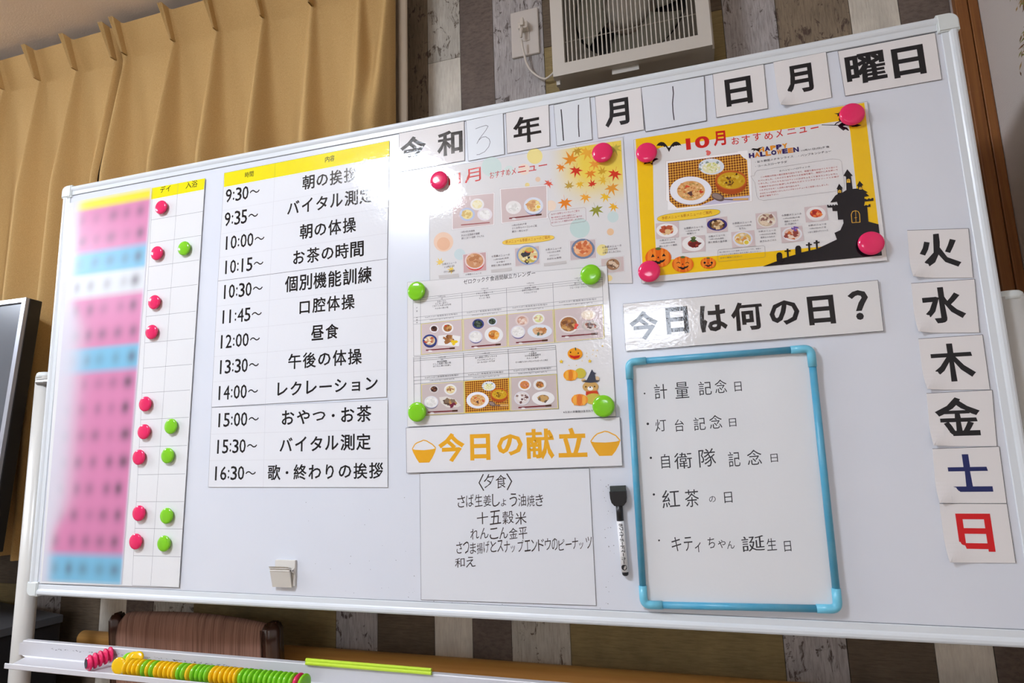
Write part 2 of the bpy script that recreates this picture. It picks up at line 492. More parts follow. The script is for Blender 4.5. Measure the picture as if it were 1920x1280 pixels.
# ============================================================ television and its cabinet
tv = empty('television', (-.62, .06, .80), 'dark flat television with silver bezel at the left edge, in front of the curtain', 'television')
x1 = -.130; z1 = 1.565; tw = 1.0; th = .585
bmx = Matrix.Rotation(math.radians(-3.5), 4, 'X')
def tvp(name, a, b, m, bev=0):
    bm = boxm(a, b, bev); bmesh.ops.transform(bm, matrix=bmx, verts=bm.verts)
    for v in bm.verts: v.co += Vector((x1 + .62, -.03, z1 - .80))
    return mobj(name, bm, m, tv)
tvp('casing', (-tw, .004, -th), (0, .035, 0), mat('tv_black', (20, 19, 21), .28, None, .5), .003)
for a, b in (((-tw, -.004, -.011), (-.0005, .004, -.0005)), ((-tw, -.004, -th), (-.0005, .004, -th + .016)), ((-.013, -.004, -th + .016), (-.0005, .004, -.011)), ((-tw, -.004, -th + .016), (-tw + .013, .004, -.011))):
    tvp('bezel', a, b, mat('tv_silver', (165, 168, 178), .3, None, .5, metal=.6))
tvp('screen', (-tw + .0125, .001, -th + .0155), (-.0125, .003, -.0105), mat('tv_screen', (62, 68, 78), .22, None, .6))
mobj('tv_foot', boxm((-.25, -.1, 0), (.2, .1, .015), .004), mat('tv_black', (20, 19, 21), .28), tv)
mobj('tv_neck', boxm((-.06, -.02, .01), (.04, .02, .25)), mat('tv_black', (20, 19, 21), .28), tv)
cb = empty('tv_cabinet', (-.62, .02, 0), 'black low cabinet under the television, left of the whiteboard post', 'cabinet')
M1 = mat('cabinet_black', (24, 23, 25), .35, None, .4)
cyaw = Matrix.Rotation(math.radians(-12), 4, 'Z')
def cbp(name, a, b, m, bev=0, par=None):
    bm = boxm(a, b, bev)
    for v in bm.verts: v.co -= Vector((0, 0, 0)); v.co = cyaw @ (v.co) + Vector((.465, .175, 0))
    return mobj(name, bm, m, par or cb)
cbp('cabinet_body', (-.95, -.40, .03), (0, 0, .782), M1, .003)
cbp('cabinet_top', (-.955, -.405, .782), (.004, .003, .80), mat('cabinet_top', (60, 60, 62), .5, None, .4), .002)
dd = cbp('door', (-.47, -.415, .05), (-.005, -.4005, .77), M1, .002); cbp('handle', (-.44, -.43, .40), (-.43, -.4155, .50), mat('tv_silver', (165, 168, 178), .3), 0, dd)
dd = cbp('door', (-.945, -.415, .05), (-.475, -.4005, .77), M1, .002); cbp('handle', (-.515, -.43, .40), (-.505, -.4155, .50), mat('tv_silver', (165, 168, 178), .3), 0, dd)
cbp('plinth', (-.93, -.38, 0), (-.02, -.02, .03), M1)

# ============================================================ handrail
bm = bmesh.new(); tube(bm, [(-.99, 0, 0), (-.5, 0, 0), (.2, 0, 0), (1.08, 0, 0)], .0175, 20)
hr = mobj('handrail', bm, mat('handrail_wood', (226, 172, 96), .45, None, .4, noise=((3, 90, 90), (204, 148, 76), .3, .7, 4)), loc=(.85, .245, .7325), smooth=True)
prop(hr, 'round wooden handrail running along the plank wall below the whiteboard', 'handrail')
for xx in (-.80, 0.05, .9):
    bm = bmesh.new(); tube(bm, [(xx, .0, -.016), (xx, .012, -.03), (xx, .05, -.03)], .007, 10); mobj('bracket', bm, mat('steel', (150, 150, 150), .3, metal=.8), hr)

# ============================================================ chair behind the board
ch = empty('chair', (.33, -.06, 0), 'brown fabric-backed wooden chair standing behind and under the whiteboard', 'chair', rz=math.radians(0))
WD = mat('chair_wood', (72, 44, 32), .25, None, .5, coat=.6)
FB = mat('chair_fabric', (172, 132, 114), .85, [(1200, .0002)], .1, noise=((330, 8, 8), (130, 98, 84), .35, .68, 5))
def cloc(p): return Vector(p) - Vector(ch.location)
bm = bmesh.new(); rows = []; n = 28; m_ = 16
for j in range(m_ + 1):
    v = j / m_
    for side in (0,):
        pass
prof = []
for j in range(14):       # cross-section of the pad, rounded top
    prof.append(j)
def pad(xa, xb, rx, shrink=0):
    bm = bmesh.new(); rings = []
    outline = [(-.014, .42), (-.016, .50), (-.016, .60), (-.016, .70), (-.015, .78), (-.013, .815), (-.008, .838), (.0, .847), (.008, .842), (.012, .83), (.014, .80), (.014, .70), (.014, .55), (.014, .42)]
    for i in range(31):
        u = i / 30; x = xa + (xb - xa) * u
        bow = .018 * (1 - (2 * u - 1) ** 2)
        drop = .004 * (2 * u - 1) ** 2 + .016 * max(0, 1 - u / .06) ** 2 + .004 * u
        ring = [bm.verts.new(cloc((x, .105 + y * (1 - shrink) + (z - .847) * -.10 + bow, z - (drop if z > .75 else 0)))) for y, z in outline]
        rings.append(ring)
    for a, b in zip(rings, rings[1:]):
        for k in range(len(a) - 1): bm.faces.new((a[k], b[k], b[k + 1], a[k + 1]))
    bm.faces.new(rings[0]); bm.faces.new(rings[-1][::-1]); return bm
mobj('backrest', pad(.135, .513, .01), FB, ch, smooth=True)
for xa, xb in ((.116, .1345), (.5145, .545)):
    bm = bmesh.new(); rings = []
    for z, yo in ((0, .13), (.44, .13), (.60, .13), (.74, .115), (.80, .108), (.828, .106), (.842, .106)):
        w_ = 0 if z < .83 else .005
        a = [(xa + w_, yo - .018 + w_), (xb - w_, yo - .018 + w_), (xb - w_, yo + .018 - w_), (xa + w_, yo + .018 - w_)]
        rings.append([bm.verts.new(cloc((p[0], p[1], z))) for p in a])
    for a, b in zip(rings, rings[1:]):
        for k in range(4): bm.faces.new((a[k], a[(k + 1) % 4], b[(k + 1) % 4], b[k]))
    bm.faces.new(rings[0][::-1]); bm.faces.new(rings[-1])
    bmesh.ops.recalc_face_normals(bm, faces=bm.faces)
    bmesh.ops.bevel(bm, geom=[e for e in bm.edges if not e.is_boundary and e.calc_face_angle(0) > .6], offset=.004, segments=2, affect='EDGES')
    mobj('rear_leg', bm, WD, ch, smooth=True)
bm = bmesh.new(); tube(bm, [cloc((.5135, .088 + (z - .847) * -.1, z)) for z in (.43, .6, .75, .80, .828)], .0016, 8); mobj('piping', bm, mat('piping_cloth', (92, 64, 48), .7), ch)
mobj('seat', boxm(cloc((.12, -.36, .40)), cloc((.54, .09, .45)), .015), FB, ch, smooth=True)
mobj('seat_frame', boxm(cloc((.125, -.35, .355)), cloc((.535, .11, .40)), .004), WD, ch)
for xx in (.14, .52):
    bm = bmesh.new(); tube(bm, [cloc((xx, -.33, .36)), cloc((xx, -.335, 0))], [.02, .014], 12); mobj('front_leg', bm, WD, ch)

# ============================================================ the whiteboard on its stand
W, ZB, ZT = 1.81, .90, 1.81
wb = empty('whiteboard', (W / 2, .01, 0), 'large white rolling whiteboard covered with notices, white frame and tray', 'whiteboard'); WO = Vector(wb.location)
FRM = mat('frame_white', (222, 228, 232), .3, None, .5)
CAPM = mat('cap_white', (220, 226, 224), .35, None, .5)
def wbp(name, a, b, m, bev=0, **k):
    bm = boxm(Vector(a) - WO, Vector(b) - WO, bev); return mobj(name, bm, m, wb, **k)
BOARD = mat('board_enamel', (224, 228, 236), .2, [(1500, .00001)], .5, noise=((6, 6, 6), (220, 225, 234), .3, .7, 2))
wbp('board_panel', (.012, 0, ZB + .012), (W - .012, .014, ZT - .012), BOARD)
mobj('back_panel', boxm(Vector((.012, .0145, ZB + .012)) - WO, Vector((W - .012, .018, ZT - .012)) - WO), mat('back_grey', (150, 152, 155), .5), wb)
def rail(p0, p1, inward):
    """rounded frame profile swept from p0 to p1; inward = unit vector to the board's middle"""
    p0, p1, n = Vector(p0), Vector(p1), Vector(inward)
    prof = [(0, .020), (0, -.0015), (.0012, -.0032), (.0035, -.0045), (.0075, -.0047), (.0105, -.0036), (.0125, -.0022), (.021, -.0019), (.0218, -.0010), (.0218, .001), (.0218, .020)]
    bm = bmesh.new(); A = [bm.verts.new(p0 + n * a + Vector((0, b, 0)) - WO) for a, b in prof]; B = [bm.verts.new(p1 + n * a + Vector((0, b, 0)) - WO) for a, b in prof]
    k = len(prof)
    for i in range(k): bm.faces.new((A[i], A[(i + 1) % k], B[(i + 1) % k], B[i]))
    bm.faces.new(A[::-1]); bm.faces.new(B); bmesh.ops.recalc_face_normals(bm, faces=bm.faces)
    return bm
for nm, a, b, n in (('frame_top', (.02, 0, ZT), (W - .02, 0, ZT), (0, 0, -1)), ('frame_bottom', (.02, 0, ZB), (W - .02, 0, ZB), (0, 0, 1)),
                    ('frame_side', (0, 0, ZB + .02), (0, 0, ZT - .02), (1, 0, 0)), ('frame_side', (W, 0, ZB + .02), (W, 0, ZT - .02), (-1, 0, 0))):
    mobj(nm, rail(a, b, n), FRM, wb)
for cx, sx in ((0, 1), (W, -1)):
    for cz, sz in ((ZB, 1), (ZT, -1)):
        bm = bmesh.new(); s0 = .0265; e = .0012; n = 8; pts = []
        for k in range(n + 1):
            t = math.pi / 2 * k / n; pts.append((.012 - .0135 * math.cos(t) - e, .012 - .0135 * math.sin(t) - e))
        pts = [(-.0015 - e, s0)] + pts + [(s0, -.0015 - e), (s0, s0)]
        pts = [(cx + sx * a, cz + sz * b) for a, b in pts]
        if sx * sz < 0: pts = pts[::-1]
        fr = [bm.verts.new(Vector((a, -.006, b)) - WO) for a, b in pts]; bk = [bm.verts.new(Vector((a, .0212, b)) - WO) for a, b in pts]
        k = len(pts); bm.faces.new(fr); bm.faces.new(bk[::-1])
        for i in range(k): bm.faces.new((fr[i], bk[i], bk[(i + 1) % k], fr[(i + 1) % k]))
        bmesh.ops.recalc_face_normals(bm, faces=bm.faces)
        bmesh.ops.bevel(bm, geom=[ed for ed in bm.edges if all(abs(v.co.y + .006 + WO.y) < 1e-4 for v in ed.verts)], offset=.0022, segments=3, affect='EDGES')
        mobj('corner_cap', bm, CAPM, wb)
# dark joint line between frame and board
bm = bmesh.new(); g = .0222
for a, b in (((g, ZT - g - .0004), (W - g, ZT - g)), ((g, ZB + g), (W - g, ZB + g + .0003))):
    box(bm, Vector((a[0], -.0006, a[1])) - WO, Vector((b[0], .0002, b[1])) - WO)
mobj('joint_line', bm, mat('joint_dark', (88, 92, 100), .6), wb)
POST = mat('post_white', (206, 204, 198), .3, None, .5)
for xx in (-.046, 1.829):
    bm = bmesh.new(); yy = .028
    rings = []
    for z in (.05, 1.37):
        rings.append([bm.verts.new(Vector((xx + .0195 * math.copysign(abs(math.cos(t)) ** .75, math.cos(t)), yy + .017 * math.copysign(abs(math.sin(t)) ** .75, math.sin(t)), z)) - WO) for t in [2 * math.pi * k / 28 for k in range(28)]])
    for k in range(28): bm.faces.new((rings[0][k], rings[0][(k + 1) % 28], rings[1][(k + 1) % 28], rings[1][k]))
    bm.faces.new(rings[0][::-1]); bm.faces.new(rings[1]); p = mobj('post', bm, POST, wb, smooth=False)
    for f in p.data.polygons: f.use_smooth = len(f.vertices) == 4
    bm = bmesh.new(); lathe(bm, [(.0200, 0), (.0200, .006), (.019, .0105), (.016, .013), (.008, .0142), (.001, .0145)], 28, 'Z')
    for v in bm.verts: v.co = Vector((v.co.x, v.co.y * .9, v.co.z)) + Vector((xx, yy, 1.3655)) - WO
    mobj('post_cap', bm, CAPM, wb, smooth=True)
    wbp('foot', (xx - .02, -.28, .05), (xx + .02, .20, .09), POST, .006)
    for yy2 in (-.26, .18):
        bm = bmesh.new(); lathe(bm, [(.024, -.008), (.025, 0), (.024, .008)], 20, 'X')
        for v in bm.verts: v.co += Vector((xx, yy2, .025)) - WO
        mobj('caster', bm, mat('rubber', (40, 40, 42), .6), wb, smooth=True)
    s = 1 if xx < 0 else -1
    if s < 0: continue
    bm = bmesh.new(); tube(bm, [Vector((xx, .012, 1.355)) - WO, Vector((xx + s * .05, .012, 1.355)) - WO], .007, 12); mobj('pivot', bm, mat('steel', (150, 150, 150), .3, metal=.8), wb)
# tray: back lip, floor and a low front lip
TR = mat('tray_white', (206, 205, 208), .38, [(900, .00004)], .4)
prof = [(.010, .808), (.0005, .808), (-.0005, .8065), (-.0005, .7790), (-.0030, .7768), (-.0540, .7772), (-.0560, .7778), (-.0568, .7842), (-.0580, .7852), (-.0592, .7842), (-.0595, .7760), (-.0575, .7745), (.010, .7740)]
prof = prof[::-1]
bm = bmesh.new(); xb = 1.80
def tray_end(y): return -.006 if y > -.0008 else .006 + .025 * min(1, -y / .055)
A = [bm.verts.new(Vector((tray_end(y) if z > .7745 else .03, y, z)) - WO) for y, z in prof]; B = [bm.verts.new(Vector((xb, y, z)) - WO) for y, z in prof]; k = len(prof)
for i in range(k): bm.faces.new((A[i], B[i], B[(i + 1) % k], A[(i + 1) % k]))
bmesh.ops.triangulate(bm, faces=[bm.faces.new(A[::-1]), bm.faces.new(B)]); bmesh.ops.recalc_face_normals(bm, faces=bm.faces)
tray = mobj('tray', bm, TR, wb)
wbp('tray_mount', (-.03, .0105, .775), (-.004, .03, .798), TR)
rs = random.Random(11)
for (pa, pb, nn) in (((96, 1217), (285, 1232), 46), ((285, 1232), (480, 1255), 60)):      # marker smears on the back lip
    bm = bmesh.new()
    for i in range(nn):
        u = rs.random(); q = bp(pa[0] + (pb[0] - pa[0]) * u, pa[1] + (pb[1] - pa[1]) * u + rs.uniform(-1.2, 1.2), -.0007)
        l = rs.uniform(.001, .005); h = rs.uniform(.0003, .0009); sh = rs.uniform(-.4, .4) * l
        vs = [bm.verts.new(q + Vector((a, 0, b)) - WO) for a, b in ((0, 0), (l, sh), (l, sh + h), (0, h))]; bm.faces.new(vs)
    sm_ = mobj('smear', bm, mat('smear_ink', (70, 68, 72), .6), tray); sm_['kind'] = 'stuff'
bm = bmesh.new()
for i in range(90):                                  # specks of dried marker on the board
    px, py = rs.choice([(rs.gauss(1140, 6), rs.uniform(900, 1110)), (rs.uniform(400, 1150), rs.gauss(1135, 14)), (rs.uniform(560, 780), rs.uniform(930, 1120))])
    q = bp(px, py, -.0002); l = rs.uniform(.0004, .0014)
    vs = [bm.verts.new(q + Vector((a, 0, b)) - WO) for a, b in ((0, 0), (l, 0), (l * .8, l * .7), (0, l))]; bm.faces.new(vs)
sp_ = mobj('specks', bm, mat('smear_ink', (70, 68, 72), .6), wb); sp_['kind'] = 'stuff'

# ============================================================ notices on the board
ORD = 'first second third fourth fifth sixth seventh eighth ninth tenth eleventh twelfth thirteenth fourteenth fifteenth sixteenth seventeenth eighteenth nineteenth twentieth'.split()
# --- date cards along the top
def card(quad, chars, label, name='date_card', group='date cards along the top edge of the whiteboard', rgb=BLACK, curl=None, bold=.030, gloss='mag', sheet=(231, 228, 227), edge=.0006, cat='card'):
    p = Paper(name, quad, label, cat, group, off=.0004, thick=.0010, gloss=gloss, rgb=sheet, curl=curl, edge=edge, split=True)
    for c in chars: p.T(c[0], *c[1:5], rgb=rgb, bold=bold)
    return p
p = card([(748.2, 250), (870, 227), (871, 300.7), (748.6, 321.7)], [('令', 750.3, 799, 309, 49), ('和', 820.2, 868, 294.9, 46)], 'glossy white card printed with two large characters, leftmost of the date row', gloss='lam'); p.done()
p = card([(874, 226), (943, 212), (945.7, 289), (878, 301.6)], [], 'white card with a thin handwritten 3, second in the date row', sheet=(222, 226, 230)); c = Zc(730, 140, 5.818)
p.stroke([c(*q) for q in [(940, 590), (1000, 568), (1055, 552), (1078, 562), (1050, 610), (985, 695), (955, 752), (975, 715), (1010, 682), (1050, 675), (1088, 700), (1100, 735), (1085, 785), (1040, 840), (985, 868), (952, 873)]], .0009, (74, 76, 82)); p.done()
p = card([(948.3, 211.8), (1028.7, 195.3), (1031, 273.2), (951, 287.5)], [('年', 963, 1016, 271.5, 50)], 'white card printed with the year character, right of the handwritten 3', gloss='lam'); p.done()
p = card([(1038, 197), (1105.5, 181.7), (1110.5, 261.3), (1043.8, 273.3)], [], 'white card with a handwritten 11, between year and month cards', sheet=(222, 226, 230)); c = Zc(1020, 120, 6)
p.stroke([c(*q) for q in [(192, 510), (200, 600), (212, 760), (220, 862)]], .0021, (40, 36, 44)); p.stroke([c(*q) for q in [(388, 458), (386, 560), (388, 700), (396, 820)]], .0018, (48, 34, 48)); p.done()
p = card([(1115.5, 181), (1202, 163.7), (1207.5, 243), (1121.3, 259)], [('月', 1135.5, 1181, 240.3, 51)], 'white card printed with the month character, right of the handwritten 11'); p.done()
p = card([(1202, 163.7), (1320, 142.5), (1324.7, 226.3), (1210.3, 246.7)], [], 'wide white card with one handwritten stroke for 1, above the orange-framed poster', sheet=(222, 226, 232), edge=.0009)
p.stroke([c(*q) for q in [(1448, 250), (1456, 330), (1446, 440), (1452, 540), (1464, 630)]], .0018, (60, 52, 62)); p.done()
p = card([(1336.3, 139), (1431.9, 120.4), (1439.8, 203.3), (1343.2, 220)], [('日', 1362.6, 1412, 200.8, 51.5)], 'white card printed with the day character, right of the handwritten 1'); p.done()
p = card([(1449.9, 116.3), (1548.8, 97), (1559.6, 182.2), (1461, 202)], [('月', 1474.5, 1527, 179.5, 54)], 'white card with a curled lower left corner showing the Monday character, in the date row', curl=[(0, 0, .42, .008)]); p.done()
p = card([(1570.8, 96), (1753.2, 61.2), (1766, 148.6), (1584.7, 179.8)], [('曜', 1589.5, 1665, 161, 56), ('日', 1677.5, 1738, 147.7, 56)], 'wide white card printed with two large characters at the top right corner of the board'); p.done()
# --- weekday cards
RG = 'weekday cards down the right side of the whiteboard'
for q, t, lab, col, gl in (([(1701, 431.7), (1816, 428), (1824.8, 520.3), (1708, 521)], ('火', 1726.4, 1804, 507, 65.6), 'Tuesday (fire)', BLACK, 'topmost'),
                      ([(1708.3, 531), (1827.5, 523), (1836.8, 623), (1718, 624)], ('水', 1731.9, 1813.9, 608, 67), 'Wednesday (water)', BLACK, 'second'),
                      ([(1722, 635), (1842.3, 627), (1856.5, 729.7), (1734, 731)], ('木', 1747.7, 1832.5, 717, 71), 'Thursday (tree)', BLACK, 'third'),
                      ([(1737.3, 737.2), (1860.3, 730.8), (1869.6, 836.3), (1746, 836)], ('金', 1759, 1844, 818, 72), 'Friday (gold)', BLACK, 'fourth'),
                      ([(1748.3, 841), (1873.5, 836.8), (1887.7, 943), (1757, 943)], ('土', 1777.8, 1862.5, 922, 70), 'navy-blue Saturday (earth)', (30, 40, 96), 'fifth'),
                      ([(1761.4, 943.4), (1888, 944), (1904.6, 1055), (1776, 1054)], ('日', 1801, 1867, 1033.5, 71), 'red Sunday (sun)', (212, 24, 30), 'lowest')):
    p = card(q, [t], 'white card with the %s character, %s in the weekday column' % (lab, gl), 'weekday_card', RG, col, [(0, 0, .45, .007)]); p.done()
# --- banner: what day is today
p = Paper('question_banner', [(1168, 569.6), (1646, 525), (1657, 620.3), (1173, 658)], 'long glossy white banner ending in a question mark, above the blue-framed small board', 'banner', off=.0022, thick=.0009, edge=.0006, rgb=(228, 227, 226), split=True)
for a in (('今', 1182, 1236, 639, 54), ('日', 1250.8, 1292.4, 627, 50), ('は', 1314, 1365.4, 623.5, 50), ('何', 1373.4, 1433, 621, 53), ('の', 1445, 1501.5, 611, 46), ('日', 1518, 1568, 610, 54), ('？', 1594.6, 1632.7, 601, 56)):
    p.T(*a, rgb=BLACK, bold=.032)
p.done()
# --- banner: today's menu
OR_ = (232, 168, 26)
p = Paper('menu_banner', [(761.3, 802), (1162, 781.3), (1167, 873), (762.5, 886.4)], 'long white banner with orange characters between two orange rice bowls', 'banner', off=.0022, thick=.0009, gloss='mag', edge=.0006, rgb=(228, 228, 230), split=True)
for a in (('今', 822, 871.7, 866.5, 54), ('日', 882, 919.8, 863, 49), ('の', 932.5, 981, 854.5, 40), ('献', 987.5, 1040.3, 861.5, 57), ('立', 1047.7, 1101.7, 857.5, 55)):
    p.T(*a, rgb=OR_, bold=.034)
c = Zc(750, 770, 3.369)
for x0, x1, yr, yb_, yt, sl in ((75, 228, 240, 328, 186, 0), (1202, 1392, 192, 285, 130, 0)):
    xm = (x0 + x1) / 2; wd = x1 - x0
    p.poly([c(x0, yr), c(x0 + wd * .06, yr + 25), c(x0 + wd * .18, yb_ - 28), c(x0 + wd * .30, yb_), c(x1 - wd * .28, yb_ - 2), c(x1 - wd * .16, yb_ - 30), c(x1 - wd * .04, yr + 20), c(x1, yr - 6), c(x1 - wd * .15, yr + 2), c(xm, yr + 8), c(x0 + wd * .15, yr + 6)], OR_)
    top = [(x0 + 3, yr), (x0 + wd * .13, yr - 30), (x0 + wd * .24, yt + 14), (x0 + wd * .38, yt + 6), (xm - 4, yt - 1), (x0 + wd * .6, yt + 3), (x0 + wd * .74, yt + 16), (x0 + wd * .85, yt + 26), (x1 - 2, yr - 6)]
    p.stroke([c(*q) for q in top], .0019, OR_, 'printed_picture')
p.done()
# --- handwritten menu sheet
p = Paper('menu_sheet', [(787, 887.5), (1104.7, 877.4), (1118, 1135), (789.5, 1124)], 'white sheet with the handwritten dinner menu, under the orange-lettered banner', 'sheet', off=.0003, thick=.0006, gloss='mag', edge=.0006, rgb=(224, 227, 232))
INK = (44, 32, 30)
p.T('〈', 897.5, 908, 921, 32, INK, 0, y1=920, name='handwriting'); p.T('〉', 950, 961, 919, 32, INK, 0, y1=918, name='handwriting')
p.H('夕食', 906, 951, 915, 28, rgb=INK)
p.H('さば生姜しょう油焼き', 856.9, 1020, 951.7, 24, 948, INK)
p.H('十五穀米', 893, 989, 984, 25, 983, INK)
p.H('れんこん金平', 881, 990, 1011, 22, 1010, INK)
p.H('さつま揚げとスナップエンドウのピーナッツ', 855, 1111, 1038.6, 22, 1029, INK)
p.H('和え', 852, 893, 1065, 19, 1063, INK)
p.done()

# --- schedule: three laminated strips
SG = 'strips of the daily timetable'
rowsA = [('9:30～', 422, 488, 380.5, 25, '朝の挨拶', 565.3, 670, 357, 27), ('9:35～', 420, 485, 425, 26, 'バイタル測定', 536.4, 701, 404.5, 28), ('10:00～', 419, 497, 469, 25, '朝の体操', 560.4, 669, 449.6, 28), ('10:15～', 418, 495, 514.4, 25, 'お茶の時間', 547, 683.4, 497.4, 28)]
rowsB = [('10:30～', 415.5, 493.7, 561, 26, '個別機能訓練', 532.5, 698.5, 548.5, 30), ('11:45～', 412.8, 492, 607.3, 25, '口腔体操', 557.7, 666.5, 589.8, 28), ('12:00～', 409.5, 488.5, 653.8, 25, '昼食', 581.7, 636, 638.8, 28), ('13:30～', 408, 486.6, 701.6, 26, '午後の体操', 538.6, 680, 692.6, 29), ('14:00～', 405.4, 485, 750, 26, 'レクレーション', 514.5, 711.3, 744, 28)]
rowsC = [('15:00～', 405, 486.6, 801, 26, 'おやつ・お茶', 525.4, 698, 798, 30), ('15:30～', 402.7, 483.3, 850.6, 26, 'バイタル測定', 522, 696.6, 848.4, 30), ('16:30～', 398.6, 481, 900.4, 26, '歌・終わりの挨拶', 500.3, 720, 900.4, 29)]
for quad, rws, lab, div, hdr in (([(420.5, 324.4), (730, 263.7), (726, 485), (408.7, 526.7)], rowsA, 'top laminated timetable strip with yellow header, times 9:30 to 10:15', (516, 306, 507, 514), True),
                            ([(408.7, 527), (726, 485.3), (725, 744), (396.4, 763)], rowsB, 'middle laminated timetable strip, times 10:30 to 14:00', (507, 514, 497.5, 757), False),
                            ([(397, 764), (727, 749.5), (727, 913.5), (390.4, 913)], rowsC, 'lowest laminated timetable strip, times 15:00 to 16:30', (497.5, 759.5, 493.5, 913), False)):
    p = Paper('timetable_strip', quad, lab, 'timetable', SG, edge=.0004, rgb=(231, 233, 237), split=True)
    if hdr:
        p.poly([(420, 350.6), (730, 292.4), (730, 263.9), (420.5, 324.6)], (240, 226, 22), 'header_band')
        p.line((516, 306), (515, 332), .0004, (150, 140, 60))
        p.T('時間', 458.7, 475.7, 333.4, 10, BLACK, .01); p.T('内容', 609, 627.4, 304.7, 11, BLACK, .01)
        p.line((515, 332), (507, 514), .0003, (190, 190, 196))
    else: p.line(div[:2], div[2:], .0003, (190, 190, 196))
    tl, tr, br, bl = [Vector((a, b)) for a, b in quad]
    if hdr: tl, tr = Vector((420, 350.6)), Vector((730, 292.4))
    n = len(rws)
    for i in range(1, n):
        a = tl.lerp(bl, i / n); b = tr.lerp(br, i / n); p.line(tuple(a), tuple(b), .0003, (196, 196, 200))
    for t1, xa, xb, yy, h, t2, xc, xd, y2, h2 in rws:
        p.T(t1, xa, xb, yy, h, BLACK, .008); p.T(t2, xc, xd, y2, h2, BLACK, .018)
    p.done()
# --- attendance list with its smudged names
p = Paper('attendance_sheet', [(128, 381), (384.8, 334), (335.5, 1101), (75, 1093)], 'tall laminated name list with smudged pink and blue rows, at the left of the board', 'sheet', edge=False, rgb=(231, 232, 233), off=.0022)
RX = [396, 441, 487, 533, 583, 634, 682.6, 730.7, 782, 834.7, 888, 940, 991.4, 1043.6, 1101]; RXX = [381, 377, 373, 370, 366.8, 363.6, 360, 356, 354, 350.5, 347, 345, 342, 338.7, 335.5]
xline = lambda y: 286.6 + (247.5 - 286.6) * ((y - 351) / 745)
mline = lambda y: 334 + (282.5 - 334) * ((y - 343) / 754)
p.poly([(250, 380), (382.2, 355), (384.8, 334), (250, 359)], (238, 226, 22), 'header_band')
Z0 = bp(382, 355).z
zz = [Z0] + [bp(a, b).z for a, b in zip(RXX, RX)]
def pix(P):
    q = R @ (np.array(P) - C); return 960 + F * q[0] / q[2], 640 + F * q[1] / q[2]
def at_z(z, fx):      # pixel of the point of a sloping upright line at board height z
    y = 700
    for _ in range(8):
        P = bp(fx(y), y); y += (P.z - z) * 880
    return fx(y), y
for i, z in enumerate(zz[1:]):
    a = at_z(z, xline); p.line(a, (RXX[i], RX[i]), .0006, (120, 122, 128))
p.line((286.6, 351), (247.5, 1096), .0005, (130, 130, 136)); p.line((334, 343), (282.5, 1097), .0005, (130, 130, 136)); p.line((384.5, 334), (335.5, 1101), .0006, (96, 98, 104))
p.T('名', 275, 283.4, 367.7, 12, BLACK, .006); p.T('デイ', 300, 319.4, 362, 12, BLACK, .006); p.T('入浴', 348, 369.8, 354, 13, BLACK, .006)
so = p.done()
PK, BLU, WH, YL = (212, 130, 172), (120, 186, 216), (214, 218, 220), (232, 220, 40)
rowc = [PK, PK, BLU, WH, PK, PK, BLU, PK, PK, PK, PK, PK, PK, PK, BLU]
rn = random.Random(4)
blobs = []
for i in range(15):
    for j in range(5):
        u = [.12, .32, .52, .72, .90][j] + rn.uniform(-.02, .02); blobs.append((i, u, rn.uniform(.2, .55) if j < 4 else rn.uniform(.5, .8), rn.uniform(.045, .06)))
def smudge(x, z):
    """colour printed on the name column: soft rows and soft unreadable blots"""
    acc = np.zeros(3)
    for dz in (-.0065, -.003, 0, .003, .0065):
        z_ = z + dz
        if z_ > zz[0] + .025: cc = WH
        elif z_ > zz[0]: cc = YL
        else:
            i = next((k for k in range(15) if z_ > zz[k + 1]), None); cc = rowc[i] if i is not None else WH
        acc += np.array(lin(cc)[:3])
    acc /= 5
    fr = (zz[0] - z) / (zz[0] - zz[-1]); lx = .042; rx = .262 - .012 * fr
    u = (x - lx) / (rx - lx)
    for i, bu, am, sg in blobs:
        zc = (zz[i] + zz[i + 1]) / 2
        d = ((u - bu) / sg) ** 2 + ((z - zc) / .0115) ** 2
        if d < 9: acc = acc * (1 - am * math.exp(-d / 1.6)) + np.array((.09, .06, .09)) * am * math.exp(-d / 1.6)
    fade = .012 + .034 / (1 + math.exp(-(fr - .30) / .02)) / (1 + math.exp((fr - .84) / .02))
    k = 1 / (1 + math.exp(-(x - lx - fade) / (.004 + .22 * fade)))
    k *= 1 / (1 + math.exp(-(rx + .0 - x) / .0012))
    return acc * k + np.array(lin((214, 212, 222))[:3]) * (1 - k)
me = bpy.data.meshes.new('smudged_names'); V = []; Fc = []; cl = []
nx, nz = 64, 230; xa, xb = .036, .2655; za, zb_ = zz[-1] + .001, zz[0] + .026
for j in range(nz + 1):
    z = zb_ + (za - zb_) * j / nz; fr = j / nz
    for i in range(nx + 1):
        x = xa + (xb - .0125 * fr - xa) * i / nx
        V.append((x - p.o.x, p.Y - .0004 - p.o.y, z - p.o.z)); cl.append(smudge(x, z))
for j in range(nz):
    for i in range(nx):
        a = j * (nx + 1) + i; Fc.append((a, a + nx + 1, a + nx + 2, a + 1))
me.from_pydata(V, [], Fc); at = me.color_attributes.new('ink', 'FLOAT_COLOR', 'POINT')
for i, q in enumerate(cl): at.data[i].color = (*[float(v) for v in q], 1)
me.materials.append(mat('smudged_print', (255, 255, 255), .35, None, .4, vcol='ink'))
o = bpy.data.objects.new('smudged_names', me); COL.objects.link(o); o.parent = so; o['label'] = 'smudged unreadable names on pink and blue rows'

